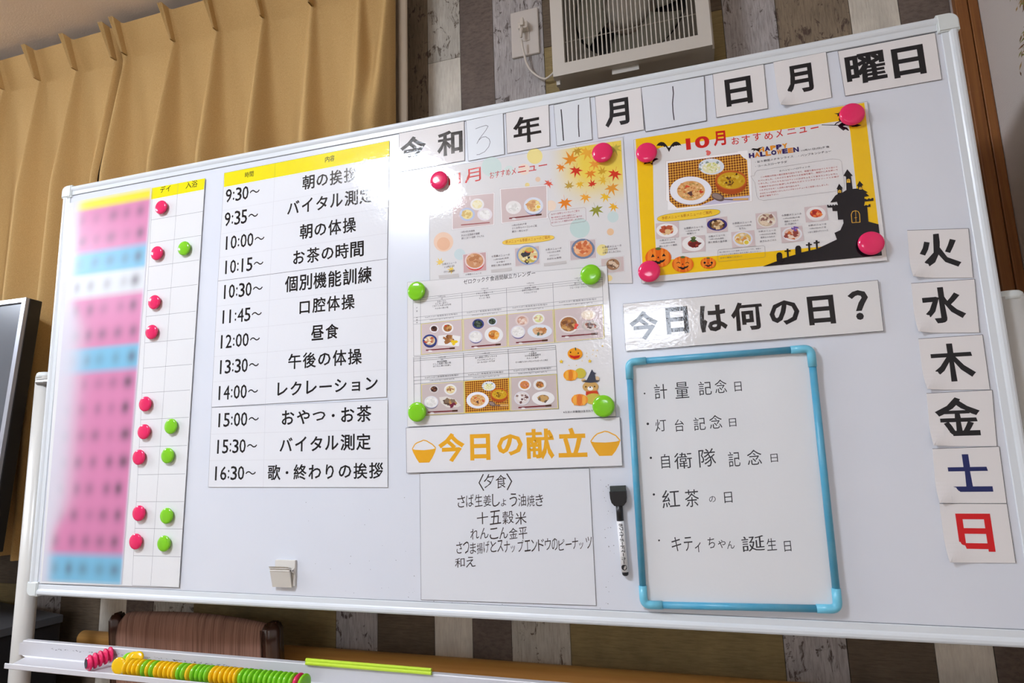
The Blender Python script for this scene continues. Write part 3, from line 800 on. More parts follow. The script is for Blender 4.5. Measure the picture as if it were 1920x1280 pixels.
# ------------------------------------------------------------ pictures of food, printed
def speckle(p, cx, cy, rx, ry, cols, n, r, seed, name='printed_picture'):
    q = random.Random(seed)
    for i in range(n):
        t = q.uniform(0, 6.28); d = math.sqrt(q.random()); x, y = cx + rx * d * math.cos(t), cy + ry * d * math.sin(t); s = r * q.uniform(.5, 1.3)
        k = q.randint(4, 6); t0 = q.uniform(0, 6)
        p.poly([(x + s * math.cos(t0 + 6.283 * j / k) * q.uniform(.6, 1.3), y - s * math.sin(t0 + 6.283 * j / k) * q.uniform(.5, 1)) for j in range(k)], q.choice(cols), name)
def dish(p, cx, cy, r, rim, food, seed=0, ry=None, inner=.72, base=None, side=None, n=16, sz=.24):
    ry = ry or r * .86
    if side: p.ell(cx + r * .02, cy + ry * .22, r * .93, ry * .92, side)
    p.ell(cx, cy, r, ry, rim, n=22)
    p.ell(cx, cy, r * inner, ry * inner, base or food[0], 'printed_dish', n=18)
    speckle(p, cx, cy, r * inner * .82, ry * inner * .8, food[1:] or food, n, r * sz, seed, 'printed_food')
WHT = (240, 238, 236); NAVY = (62, 72, 130); RICE = [(238, 236, 232), (246, 245, 242), (226, 224, 220)]
BRN = [(160, 108, 66), (190, 132, 72), (128, 80, 46), (206, 158, 96)]; ORG = [(214, 138, 60), (232, 160, 70), (188, 100, 40), (240, 190, 110)]
GRN = [(56, 70, 60), (44, 56, 48), (84, 100, 84)]; REDF = [(200, 60, 40), (226, 84, 44), (236, 130, 60), (170, 40, 34)]; DKF = [(74, 50, 46), (50, 36, 36), (110, 70, 60)]
PINKB = (212, 196, 196); YEL = (232, 214, 110)
def sticks(p, a, b):
    p.line(a, b, .0022, (120, 44, 52), 'chopsticks_print'); d = Vector(b) - Vector(a); q = Vector(a) + d * .82
    p.line((q.x, q.y), b, .0032, (84, 52, 40), 'chopsticks_print'); q2 = Vector(a) + d * .15; p.ell(q2.x, q2.y + 2, 4, 1.6, WHT)
def photo(p, quad, bg=PINKB, border=YEL, bw=.6):
    c = (sum(a for a, b in quad) / 4, sum(b for a, b in quad) / 4)
    if border: p.poly([(c[0] + (a - c[0]) * 1.0, c[1] + (b - c[1]) * 1.0) for a, b in quad][::-1], border, 'photo_border')
    k = 1 - bw / 20
    p.poly([(c[0] + (a - c[0]) * k, c[1] + (b - c[1]) * k) for a, b in quad][::-1], bg, 'photo_ground')
def plaid(p, quad, nx_, ny_):
    """brown and yellow gingham cloth printed as a weave of small checks"""
    tl, tr, br, bl = [Vector(q) for q in quad]
    P = lambda u, v: tuple((tl.lerp(tr, u)).lerp(bl.lerp(br, u), v))
    p.poly([P(0, 0), P(0, 1), P(1, 1), P(1, 0)], (186, 120, 44), 'cloth_print')
    p.seq += 2; p.hold = True
    for i in range(nx_):
        u0, u1 = i / nx_, (i + .5) / nx_
        for j in range(ny_):
            v0, v1 = j / ny_, (j + .5) / ny_
            p.poly([P(u0, v0), P(u0, v1), P(u1, v1), P(u1, v0)], (92, 36, 26), 'cloth_check')
            v2, v3 = (j + .5) / ny_, (j + 1) / ny_; u2, u3 = (i + .5) / nx_, (i + 1) / nx_
            p.poly([P(u2, v2), P(u2, v3), P(u3, v3), P(u3, v2)], (226, 172, 66), 'cloth_light')
    p.hold = False
def plaidmeal(p, c, s=1.0):
    """rice plate, salad bowl, orange gratin and spoon; c maps poster-crop points, s scales"""
    q = lambda x, y: c(x, y)
    def el(x, y, rx, ry, col, nm='printed_picture', rot=0):
        a, b = q(x, y); a2, _ = q(x + rx, y); _, b2 = q(x, y + ry); p.ell(a, b, a2 - a, b2 - b, col, nm, 30, rot=rot)
    def sp(x, y, rx, ry, cols, n, r, sd):
        a, b = q(x, y); a2, _ = q(x + rx, y); _, b2 = q(x, y + ry); a3, _ = q(x + r, y); speckle(p, a, b, a2 - a, b2 - b, cols, n, a3 - a, sd, 'printed_food')
    el(938, 745, 146, 92, (226, 230, 236)); sp(938, 745, 140, 84, [(170, 182, 196), (236, 240, 244), (130, 150, 140)], 24, 18, 3)
    el(938, 760, 102, 62, (232, 228, 178), 'printed_dish'); sp(938, 755, 90, 54, [(238, 236, 206), (214, 214, 130), (244, 244, 232), (196, 210, 130)], 40, 16, 4)
    el(1162, 935, 180, 128, (176, 78, 32)); el(1162, 900, 182, 112, (196, 96, 40), 'bowl_rim'); el(1165, 905, 160, 96, (206, 162, 36), 'printed_dish')
    sp(1165, 905, 140, 80, [(214, 176, 50), (190, 140, 30), (220, 186, 70)], 26, 22, 5); sp(1145, 915, 40, 50, [(90, 56, 26), (120, 74, 30)], 14, 14, 6); sp(1225, 830, 16, 10, [(60, 30, 26)], 3, 14, 7)
    el(702, 1020, 240, 162, (214, 212, 222)); el(700, 1016, 236, 158, (240, 240, 246), 'plate_print'); el(705, 1020, 160, 112, (226, 172, 110), 'printed_dish')
    sp(705, 1015, 148, 100, [(236, 190, 130), (214, 148, 84), (244, 214, 160), (196, 110, 60), (190, 150, 80)], 90, 15, 8); sp(690, 1045, 26, 22, [(96, 62, 60)], 4, 24, 9)
    sp(820, 1030, 16, 12, [(206, 64, 40)], 3, 16, 10); sp(670, 970, 20, 14, [(220, 80, 50)], 3, 14, 11); sp(700, 1080, 100, 30, [(120, 130, 60), (236, 200, 140)], 12, 8, 12)
    el(1012, 1092, 78, 42, (104, 86, 84), 'spoon_print', -22); el(1005, 1086, 60, 28, (150, 128, 120), 'spoon_light', -22)
    p.line(q(1075, 1118), q(1190, 1122), .002, (120, 96, 90), 'spoon_print'); p.line(q(1185, 1120), q(1360, 1116), .0034, (214, 168, 104), 'spoon_handle')
def tiny(p, c, lines, col=(84, 82, 88), name='small_lettering'):
    """lines: (text, x0, x1, foot y left, foot y right, height) in crop points"""
    for t, x0, x1, y0, y1, h in lines:
        a = c(x0, y0); b = c(x1, y1); hh = a[1] - c(x0, y0 - h)[1]; p.T(t, a[0], b[0], a[1], hh, col, .004, y1=b[1], name=name, res=1)

# --- weekly menu calendar
CP = Paper('weekly_menu_poster', [(764, 529), (1138, 498), (1155, 780), (764, 800)], 'white weekly menu calendar with seven meal photos and cartoon pumpkins, held by green magnets', 'poster', off=.0016, thick=.0005, edge=.0003, rgb=(232, 231, 231))
c = Zc(750, 500, 4.571)
tiny(CP, c, [('ゼロクック夕食週間献立カレンダー', 545, 1160, 152, 74, 42)], (50, 48, 54))
def hl(y0, xa, xb, k=-.113, w_=.0004, cc=c):      # a ruled line that climbs to the right
    CP.line(cc(xa, y0 + (xa - 178) * k), cc(xb, y0 + (xb - 178) * k), w_, (96, 96, 104), 'ruled_lines')
for y0, k in ((265, -.1125), (283, -.1125), (302, -.1125), (428, -.1100), (458, -.108), (487, -.1055), (757, -.0900)): hl(y0, 116, 1738, k)
for xa, ya, xb, yb_ in ((112, 272, 118, 762), (175, 265, 178, 757), (530, 225, 540, 722), (912, 182, 922, 688), (1310, 138, 1328, 652), (1732, 92, 1754, 615)): CP.line(c(xa, ya), c(xb, yb_), .0005, (96, 96, 104), 'ruled_lines')
for i, (xa, xb, yy, L3) in enumerate(((215, 500, 372, ('五目ごはん', 'さんま一夜干し', 'ごぼうと人参の炒め物', 'わかめの酢の物')), (575, 875, 305, ('チキンの味噌ソース', 'なすの煮物', 'マンゴー寒天', '')), (965, 1270, 258, ('白身魚の照焼', '里芋と大根のうま煮', 'マカロニサラダ', '')), (1365, 1690, 216, ('肉うどん', 'いんげんのごま和え', 'フルーツヨーグルト', '')))):
    xm = (xa + xb) / 2; top = yy - 66
    tiny(CP, c, [('10月%d日' % (25 + i), xm - 30, xm + 30, top - 44 + (0 if i else -2), top - 48, 12), ('月火水木'[i], xm - 6, xm + 8, top - 26, top - 28, 12)])
    for j, t in enumerate(L3):
        if t: tiny(CP, c, [(t, xm - len(t) * 8, xm + len(t) * 8, top + j * 20, top + j * 20 - len(t) * 1.6, 16)], (60, 58, 64))
    b0 = [440, 400, 358, 312][i]
    tiny(CP, c, [('kcal/たんぱく質/脂質/炭水化物/塩分', xa, xb - 6, b0, b0 - 29, 15), ('589kcal/17.2g/13.1g/92.1g/2.1g', xa + 40, xb - 40, b0 + 22, b0, 12)], (110, 108, 114))
tiny(CP, c, [('夕', 138, 152, 360, 358, 14), ('食', 138, 152, 388, 386, 14), ('栄', 138, 152, 442, 440, 12), ('養', 138, 152, 462, 460, 12), ('価', 138, 152, 484, 482, 12)])
ph1 = [[(180, 489), (534, 448), (540, 720), (182, 754)], [(540, 447), (914, 406), (922, 684), (545, 719)], [(920, 405), (1313, 365), (1326, 648), (928, 684)], [(1318, 364), (1740, 324), (1752, 611), (1332, 648)]]
for q in ph1: photo(CP, [c(*a) for a in q], border=(228, 214, 120))
D = lambda x, y, r, *a, **k: dish(CP, *c(x, y), r / 4.571, *a, **k)
D(292, 530, 38, (240, 238, 238), DKF, 1); D(408, 525, 50, WHT, BRN + REDF[:1], 2); D(256, 632, 62, NAVY, [(226, 208, 170), (240, 226, 196), (206, 150, 110), (186, 70, 50)], 3, side=(44, 48, 90))
CP.poly([c(*a) for a in ((330, 590), (322, 672), (505, 680), (518, 595), (420, 580))], WHT, 'plate_print'); speckle(CP, *c(410, 618), 11, 6, BRN, 14, 5, 4, 'printed_food'); speckle(CP, *c(465, 648), 5, 3, [(236, 200, 40)], 5, 3.5, 5, 'printed_food'); sticks(CP, c(222, 715), c(470, 696))
D(670, 490, 50, NAVY, GRN, 6); D(790, 468, 42, (214, 220, 232), GRN, 7); D(648, 598, 60, (222, 220, 232), RICE, 8, inner=.86, side=(90, 84, 130)); D(804, 582, 80, (240, 239, 238), ORG + BRN, 9, inner=.58); sticks(CP, c(612, 684), c(864, 664))
D(1046, 460, 58, (226, 210, 206), [(206, 160, 140), (226, 190, 170), (240, 220, 206)], 10); D(1188, 444, 52, WHT, [(220, 224, 150), (240, 236, 190), (214, 180, 150)], 11)
D(1012, 556, 62, (226, 224, 232), RICE, 12, inner=.86, side=(100, 94, 140)); D(1198, 552, 106, (226, 232, 240), [(206, 160, 110), (90, 100, 80), (196, 130, 80), (220, 180, 140)], 13, inner=.55, ry=13); sticks(CP, c(994, 650), c(1266, 628))
D(1446, 492, 84, (236, 228, 224), BRN + [(150, 110, 90)], 14, inner=.86, side=(226, 214, 210)); speckle(CP, *c(1502, 512), 4, 4, [(226, 70, 60)], 3, 4, 3, 'printed_food')
D(1614, 412, 62, (238, 222, 204), [(238, 220, 190), (246, 232, 210)], 15, ry=9, side=(216, 176, 170)); D(1632, 504, 76, (200, 192, 186), [(220, 206, 196), (170, 100, 80), (110, 90, 84)], 16, ry=9.5); sticks(CP, c(1385, 596), c(1694, 572))
c = Zc(750, 640, 4.571)
for y0, k in ((128, -.083), (146, -.083), (162, -.083)): CP.line(c(116, y0 + 5), c(1334, y0 + 1156 * k), .0004, (96, 96, 104), 'ruled_lines')
for y0, y1 in ((305, 212), (335, 243), (364, 277), (640, 577)): CP.line(c(116, y0), c(1358 if y1 > 500 else 1342, y1), .0004, (96, 96, 104), 'ruled_lines')
for xa, ya, xb, yb_ in ((115, 135, 120, 530), (174, 130, 180, 638), (543, 98, 550, 620), (926, 66, 942, 600), (1333, 32, 1360, 578)): CP.line(c(xa, ya), c(xb, yb_), .0005, (96, 96, 104), 'ruled_lines')
for i, (xa, xb, top, L3) in enumerate(((215, 505, 182, ('鶏五目御飯', 'にしん旨煮と香の物', 'ほうれん草のお浸し')), (585, 890, 148, ('彩り野菜のチキンライス', 'パンプキンシチュー', 'コールスローサラダ')), (975, 1300, 112, ('十五穀米', 'さば生姜醤油焼き', 'れんこん金平')))):
    xm = (xa + xb) / 2
    tiny(CP, c, [('10月%d日' % (29 + i), xm - 30, xm + 30, top - 40, top - 44, 12), ('(金)(土)(日)'[i * 3:i * 3 + 3], xm - 12, xm + 12, top - 20, top - 22, 12)])
    for j, t in enumerate(L3): tiny(CP, c, [(t, xm - len(t) * 8.5, xm + len(t) * 8.5, top + j * 20, top + j * 20 - len(t) * 1.5, 16)], (60, 58, 64))
    b0 = [318, 292, 258][i]
    tiny(CP, c, [('kcal/たんぱく質/脂質/炭水化物/塩分', xa, xb - 4, b0, b0 - 24, 15), ('528kcal/23.8g/11.3g/84.1g/2.7g', xa + 40, xb - 40, b0 + 26, b0 + 6, 12)], (110, 108, 114))
tiny(CP, c, [('さつま揚げとスナップエンドウのピーナッツ和え', 990, 1268, 186, 166, 15)], (60, 58, 64))
for q in ([(182, 366), (546, 340), (552, 614), (184, 636)], [(944, 308), (1344, 280), (1358, 575), (948, 597)]): photo(CP, [c(*a) for a in q], bg=(204, 190, 188), border=(228, 214, 120))
photo(CP, [c(*a) for a in [(552, 340), (936, 312), (942, 592), (556, 614)]], bg=(186, 120, 44), border=(244, 214, 60))
plaid(CP, [c(*a) for a in [(560, 348), (928, 321), (936, 585), (563, 607)]], 20, 15)
cm = lambda x, y: c(560 + (x - 440) * .395, 340 + (y - 640) * .46 - (x - 440) * .0)
plaidmeal(CP, lambda x, y: (c(560 + (x - 440) * .402, 0)[0], c(0, 330 + (y - 640) * .44 + 6)[1]))
D = lambda x, y, r, *a, **k: dish(CP, *c(x, y), r / 4.571, *a, **k)
D(292, 408, 40, (214, 208, 204), DKF + BRN[:1], 21); D(432, 412, 54, WHT, [(226, 206, 150), (240, 226, 180), (170, 110, 70)], 22); D(268, 518, 60, (228, 228, 234), RICE, 23, inner=.86, side=(120, 116, 140))
CP.poly([c(*a) for a in ((335, 478), (400, 470), (470, 492), (525, 548), (490, 566), (400, 562), (352, 528))], (226, 220, 212), 'plate_print'); speckle(CP, *c(425, 520), 10, 5, [(130, 110, 90), (196, 150, 90), (90, 70, 60)], 16, 5, 24, 'printed_food'); speckle(CP, *c(455, 546), 5, 3.6, [(110, 40, 60)], 7, 3.5, 25, 'printed_food'); sticks(CP, c(238, 606), c(494, 592))
D(1068, 372, 56, WHT, ORG[:1] + [(206, 130, 96), (190, 110, 80), (226, 160, 120)], 26); D(1198, 370, 56, (232, 230, 228), BRN + REDF[2:3], 27, inner=.6)
D(1046, 486, 68, (226, 224, 230), [(226, 218, 214), (150, 120, 110), (238, 234, 232), (110, 76, 76)], 28, inner=.88); D(1228, 486, 98, WHT, [(170, 130, 80), (110, 90, 70), (200, 160, 100)], 29, inner=.5, ry=13); sticks(CP, c(1014, 566), c(1298, 548))
# cartoon pumpkins, stars and a little bear in a pointed hat
def cE(x, y, rx, ry, col, nm='cartoon_print', **k): CP.ell(*c(x, y), rx / 4.571, ry / 4.571, col, nm, **k)
cE(1500, 105, 64, 50, (238, 158, 36)); CP.poly([c(*a) for a in ((1448, 112), (1490, 124), (1546, 116), (1535, 140), (1495, 150), (1462, 136))], (206, 40, 30), 'cartoon_red'); cE(1462, 92, 6, 7, (60, 36, 24), 'cartoon_dark'); cE(1528, 100, 6, 7, (60, 36, 24), 'cartoon_dark'); CP.poly([c(*a) for a in ((1498, 52), (1508, 52), (1512, 76), (1502, 76))], (60, 90, 60), 'cartoon_dark')
cE(1545, 272, 48, 44, (206, 190, 70)); cE(1462, 288, 62, 48, (240, 156, 44)); cE(1462, 288, 18, 48, (226, 130, 44), 'cartoon_rib'); cE(1430, 290, 14, 44, (246, 180, 70), 'cartoon_rib2'); cE(1498, 288, 13, 42, (246, 180, 70), 'cartoon_rib2')
cE(1572, 332, 18, 15, (214, 180, 120)); cE(1690, 318, 18, 20, (220, 190, 150)); cE(1632, 388, 68, 48, (206, 164, 98), 'bear_head')
CP.poly([c(*a) for a in ((1558, 338), (1600, 330), (1645, 238), (1658, 262), (1682, 272), (1668, 282), (1680, 330), (1712, 334), (1690, 348), (1635, 354), (1590, 350))], (66, 70, 84), 'hat_print')
CP.poly([c(*a) for a in ((1594, 428), (1690, 420), (1706, 462), (1592, 462))], (206, 62, 32), 'scarf_print')
cE(1660, 492, 76, 48, (206, 190, 80), 'pumpkin_back'); cE(1540, 500, 72, 50, (238, 146, 56), 'pumpkin_front'); cE(1538, 500, 22, 50, (226, 120, 50), 'cartoon_rib'); cE(1498, 502, 16, 46, (244, 176, 72), 'cartoon_rib2'); cE(1578, 502, 16, 46, (244, 176, 72), 'cartoon_rib2')
cE(1631, 402, 24, 18, (248, 246, 240), 'bear_muzzle'); cE(1630, 391, 8, 6, (28, 24, 26), 'cartoon_ink'); cE(1593, 388, 6, 7, (60, 40, 24), 'cartoon_ink'); cE(1668, 386, 6, 7, (60, 40, 24), 'cartoon_ink')
def star(p, x, y, r, col, n=5, nm='stars_print'):
    p.poly([(x + (r if k % 2 == 0 else r * .45) * math.sin(math.pi * k / n), y - (r if k % 2 == 0 else r * .45) * math.cos(math.pi * k / n)) for k in range(2 * n)], col, nm)
for x, y, r in ((1382, 172, 20), (1626, 168, 19), (1602, 130, 6), (1655, 76, 6), (1690, 76, 6), (1680, 124, 6), (1735, 38, 9), (1650, 110, 5), (1560, 165, 5), (1512, 205, 6), (1448, 204, 6), (1600, 100, 5)): star(CP, *c(x, y), r / 4.571, (240, 200, 60))
tiny(CP, c, [('※お米の栄養価は含まれておりません', 1400, 1770, 616, 596, 20)], (60, 58, 64))
CP.done()

# --- autumn poster with maple leaves
q4 = [(804, 318), (1168, 257), (1186, 531), (806, 533)]
AP = Paper('autumn_menu_poster', q4, 'glossy cream menu poster with maple leaves and meal photos, partly washed out by glare', 'poster', off=.0004, thick=.0004, edge=.0003, rgb=(226, 225, 225))
c = Zc(780, 240, 4.266)
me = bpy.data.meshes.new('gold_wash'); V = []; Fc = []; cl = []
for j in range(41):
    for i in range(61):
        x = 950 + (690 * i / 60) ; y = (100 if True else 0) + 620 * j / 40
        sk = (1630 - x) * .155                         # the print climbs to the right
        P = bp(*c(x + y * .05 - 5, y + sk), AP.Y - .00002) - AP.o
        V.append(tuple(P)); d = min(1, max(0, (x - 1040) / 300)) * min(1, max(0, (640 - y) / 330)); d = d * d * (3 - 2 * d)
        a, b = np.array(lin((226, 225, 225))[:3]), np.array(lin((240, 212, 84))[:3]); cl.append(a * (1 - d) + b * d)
for j in range(40):
    for i in range(60):
        a = j * 61 + i; Fc.append((a, a + 61, a + 62, a + 1))
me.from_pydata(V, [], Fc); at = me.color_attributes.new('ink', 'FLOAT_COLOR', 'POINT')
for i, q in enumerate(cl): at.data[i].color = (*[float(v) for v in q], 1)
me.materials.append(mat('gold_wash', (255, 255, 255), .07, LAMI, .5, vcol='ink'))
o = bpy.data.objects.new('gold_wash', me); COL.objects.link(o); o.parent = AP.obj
def aE(x, y, r, col, nm='circles_print'): AP.ell(*c(x, y), r / 4.266, r / 4.266, col, nm, n=28)
for x, y, r, col in ((605, 310, 80, (206, 224, 220)), (745, 340, 40, (212, 226, 222)), (950, 225, 62, (242, 226, 150)), (865, 330, 45, (240, 222, 206)), (975, 410, 20, (236, 206, 178)), (890, 455, 18, (240, 220, 150)), (1080, 620, 42, (242, 222, 202)), (1310, 800, 80, (200, 222, 218)), (1575, 710, 45, (206, 224, 222)), (1555, 830, 28, (238, 200, 160)), (350, 1010, 45, (206, 222, 224)), (220, 910, 78, (240, 208, 184)), (220, 925, 52, (236, 190, 158)), (1490, 975, 45, (242, 226, 150)), (1545, 1200, 25, (240, 216, 150))): aE(x, y, r, col)
def maple(x, y, r, col, rot=0):
    pts = []; lobes = [(-90, .62), (-52, .8), (-15, .95), (25, .9), (65, 1.0), (90, 1.12), (115, 1.0), (155, .9), (195, .95), (232, .8)]
    lobes = [(-48, .62), (-4, .95), (44, 1.02), (90, 1.12), (136, 1.02), (184, .95), (228, .62)]
    for k, (a, l) in enumerate(lobes):
        a = math.radians(a + rot); pts.append((x + r * l * math.cos(a), y - r * l * math.sin(a)))
        if k < len(lobes) - 1:
            b = math.radians((lobes[k][0] + lobes[k + 1][0]) / 2 + rot); pts.append((x + r * .40 * math.cos(b), y - r * .40 * math.sin(b)))
    b = math.radians(-90 + rot); pts.append((x + r * .16 * math.cos(b), y - r * .16 * math.sin(b)))
    AP.poly([c(*a) for a in pts], col, 'maple_leaves'); AP.line(c(x, y), c(x + r * .9 * math.cos(b), y - r * .9 * math.sin(b)), .0004, col, 'maple_leaves')
LO, LR, LOL, LY, LG = (232, 134, 44), (214, 54, 34), (196, 150, 50), (238, 186, 50), (150, 152, 62)
for a in ((1290, 180, 48, LOL, 200), (1370, 190, 70, (236, 176, 60), 160), (1590, 160, 60, (196, 180, 70), 200), (1430, 285, 55, (238, 160, 60), 170), (1240, 255, 75, (228, 142, 40), 30), (1160, 310, 45, LO, 160), (1280, 335, 60, LR, 170), (1395, 360, 52, LO, 190), (1490, 350, 46, (206, 158, 48), 20), (1590, 362, 62, LR, 165), (1062, 440, 44, (222, 92, 74), 150), (1225, 465, 46, (192, 156, 66), 10), (1310, 445, 40, LY, 190), (1410, 450, 42, LR, 20), (1500, 415, 46, (230, 184, 60), 100), (1565, 475, 66, (232, 158, 60), 200), (1355, 550, 52, (240, 168, 60), 170), (1192, 592, 66, LO, 190), (1515, 545, 50, (238, 190, 50), 160), (1582, 625, 48, (238, 180, 50), 150), (1440, 650, 64, LG, 200), (195, 1075, 40, (240, 208, 110), 30), (285, 1135, 36, (240, 206, 90), 80)): maple(*a)
tiny(AP, c, [('11月', 262, 520, 470, 420, 110), ('おすすめメ', 590, 800, 408, 370, 55), ('ニュー', 815, 1050, 362, 322, 52)], (200, 44, 44), 'title_lettering')
for q, bg in (([(285, 548), (630, 515), (628, 775), (285, 815)], (214, 196, 194)), ([(668, 485), (1052, 452), (1055, 722), (680, 765)], (214, 196, 194)), ([(372, 1010), (563, 988), (568, 1140), (376, 1162)], (206, 170, 170)), ([(785, 960), (990, 938), (996, 1087), (790, 1110)], (206, 190, 190)), ([(1226, 900), (1440, 884), (1447, 1040), (1230, 1062)], (206, 190, 192)), ([(1475, 1045), (1665, 1022), (1670, 1146), (1482, 1166)], (210, 192, 190))):
    photo(AP, [c(*a) for a in q], bg=bg, border=(244, 242, 242), bw=1.0)
    cq = [c(*a) for a in q]
    for a, b in zip(cq, cq[1:] + cq[:1]): AP.line(a, b, .0003, (176, 168, 172), 'photo_edge')
D = lambda x, y, r, *a, **k: dish(AP, *c(x, y), r / 4.266, *a, **k)
D(490, 610, 55, WHT, [(240, 230, 180), (246, 240, 210)], 31); D(410, 690, 62, (190, 200, 226), [(236, 220, 160), (220, 190, 120)], 32); D(550, 690, 60, (236, 230, 234), RICE, 33); AP.line(c(360, 775), c(590, 755), .002, (170, 100, 100), 'chopsticks_print')
D(780, 635, 62, (240, 236, 234), RICE, 34); D(940, 620, 78, (226, 230, 240), [(226, 186, 130), (240, 220, 150), (214, 160, 110)], 35, side=(150, 160, 190)); D(978, 630, 22, (246, 240, 220), [(240, 206, 90)], 36, n=2); sticks(AP, c(745, 722), c(1005, 690))
D(470, 1060, 80, (232, 210, 206), [(206, 150, 110), (220, 176, 140), (190, 130, 90)], 37, inner=.85, side=(216, 60, 60)); D(895, 1015, 92, (150, 166, 200), [(226, 206, 150), (214, 110, 70), (60, 60, 70), (240, 230, 190), (206, 186, 90)], 38, inner=.85, n=26); D(1336, 965, 94, (120, 134, 160), [(226, 150, 100), (206, 110, 70), (236, 190, 150)], 39, inner=.8, n=22); D(1575, 1090, 66, (206, 196, 190), [(160, 120, 90), (220, 196, 170), (110, 84, 70)], 40, inner=.8)
pts = []
for k in range(24):
    t = 2 * math.pi * k / 24; ux = 208 * (abs(math.cos(t)) ** .6) * (1 if math.cos(t) >= 0 else -1); uy = 26 * (abs(math.sin(t)) ** .8) * (1 if math.sin(t) >= 0 else -1); pts.append(c(898 + ux, 895 + uy - ux * .105))
AP.poly(pts, (242, 206, 92), 'pill_print'); 
for a, b in zip(pts, pts[1:] + pts[:1]): AP.line(a, b, .0003, (190, 140, 60), 'pill_edge')
tiny(AP, c, [('新メニュー＆季節メニューのご案内', 718, 1072, 925, 885, 26)], (196, 110, 40), 'pill_lettering')
bub = [(1068, 680), (1075, 668), (1345, 634), (1357, 642), (1361, 735), (1352, 746), (1095, 786), (1080, 776), (1072, 735), (1056, 690)]
for a, b in zip(bub, bub[1:] + bub[:1]): AP.line(c(*a), c(*b), .0003, (160, 110, 116), 'bubble_line')
tiny(AP, c, [('☆さつま芋とベーコンのご飯☆', 1080, 1310, 700, 668, 18), ('秋の味覚さつま芋と相性のよい', 1082, 1280, 724, 698, 14), ('ベーコンを合わせた炊き込みご飯です。', 1082, 1335, 742, 710, 14), ('ほくほくとした食感をお楽しみください。', 1084, 1345, 764, 728, 14)], (196, 110, 120), 'bubble_lettering')
tiny(AP, c, [('11月10日(水)昼食', 360, 470, 842, 830, 18), ('かぶの五目炊き御飯', 362, 510, 868, 850, 18), ('鶏とごぼうの旨煮・けんちん', 364, 545, 892, 870, 18), ('11月23日(火)夕食', 768, 885, 788, 774, 18), ('さつま芋とベーコンのご飯', 768, 968, 812, 788, 18), ('豚汁・肉じゃが', 768, 895, 838, 824, 18),
             ('☆新メニュー☆', 210, 325, 1098, 1082, 18), ('11月5日', 228, 305, 1120, 1108, 15), ('さけの幽庵焼', 222, 308, 1160, 1148, 18), ('☆季節メニュー☆', 602, 752, 1036, 1018, 18), ('11月9日(火)昼食', 622, 742, 1060, 1044, 14), ('ゆず香る', 645, 712, 1082, 1072, 14), ('根菜と豚の生姜焼き', 602, 762, 1110, 1094, 16),
             ('☆新メニュー☆', 1035, 1165, 982, 966, 18), ('11月13日(土)昼食', 1050, 1155, 1004, 990, 14), ('チキバンバン', 1068, 1145, 1030, 1018, 14), ('かぼちゃ煮物', 1048, 1162, 1056, 1042, 16), ('☆季節メニュー☆', 1488, 1645, 965, 945, 20), ('11月29日(月)昼食', 1500, 1612, 984, 970, 14), ('土鍋たきこみごはん', 1492, 1640, 1006, 992, 18), ('☆季節メニュー☆', 395, 525, 1180, 1164, 14)], (120, 112, 118))
for q in ([(180, 1178), (340, 1162), (345, 1192), (185, 1206)], [(600, 1132), (765, 1114), (768, 1138), (602, 1156)], [(1022, 1080), (1202, 1060), (1205, 1082), (1024, 1104)]): AP.poly([c(*a) for a in q][::-1], (206, 202, 200), 'label_print')
AP.done()

# --- October poster
q4 = [(1188, 262), (1626, 190), (1664, 488), (1203, 531)]
HP = Paper('october_menu_poster', q4, 'yellow-framed October menu poster with bats, pumpkins and a black castle', 'poster', off=.0026, thick=.0005, edge=.0003, rgb=(230, 228, 227))
HY = (246, 198, 22); HK = (22, 18, 24)
HP.poly([(1191.8, 260.5), (1206, 519), (1653.8, 478.6), (1620.6, 192.5)], HY, 'yellow_field')
HP.poly([(1224, 290), (1226, 400), (1231, 488.5), (1440, 471.6), (1535.6, 462.6), (1617, 455), (1604, 338), (1594, 246), (1591, 234), (1584, 227), (1572, 227), (1480, 240.8), (1375, 255.6), (1240, 276), (1229, 281)], (229, 227, 226), 'white_field')
c4 = Zc(1180, 190, 6.097); c5 = Zc(1400, 190, 6.096); c6 = Zc(1180, 370, 7.385); c7 = Zc(1400, 370, 6.857)
RD = (206, 34, 30)
HP.T('10', 1287, 1331, 281.5, 22, RD, .035, y1=275.5, name='title_lettering', res=6); HP.T('月', 1339, 1362, 274.5, 28, RD, .03, y1=272, name='title_lettering')
tiny(HP, c4, [('おすすめメニュー', 1172, 2135, 498, 316, 0)], RD) if False else None
for ch_, a, b, y0, hh in (('お', 1172, 1262, 495, 84), ('す', 1290, 1385, 480, 90), ('す', 1418, 1510, 452, 88), ('め', 1548, 1645, 440, 84), ('メ', 1680, 1758, 414, 92)):
    x0, yy = c4(a, y0); x1_, _ = c4(b, 0); HP.T(ch_, x0, x1_, yy, hh / 6.097, RD, .012, y1=yy - 1, name='title_lettering')
for ch_, a, b, y0, hh in (('ニ', 465, 568, 380, 58), ('ュ', 605, 690, 365, 60), ('ー', 732, 822, 318, 14)):
    x0, yy = c5(a, y0); x1_, _ = c5(b, 0); HP.T(ch_, x0, x1_, yy, hh / 6.096, RD, .012, y1=yy - 3, name='title_lettering')
HP.poly([c4(*a) for a in ((872, 568), (890, 556), (908, 562), (925, 568), (935, 590), (920, 612), (898, 620), (878, 608), (885, 590))], (226, 110, 104), 'petal_print')
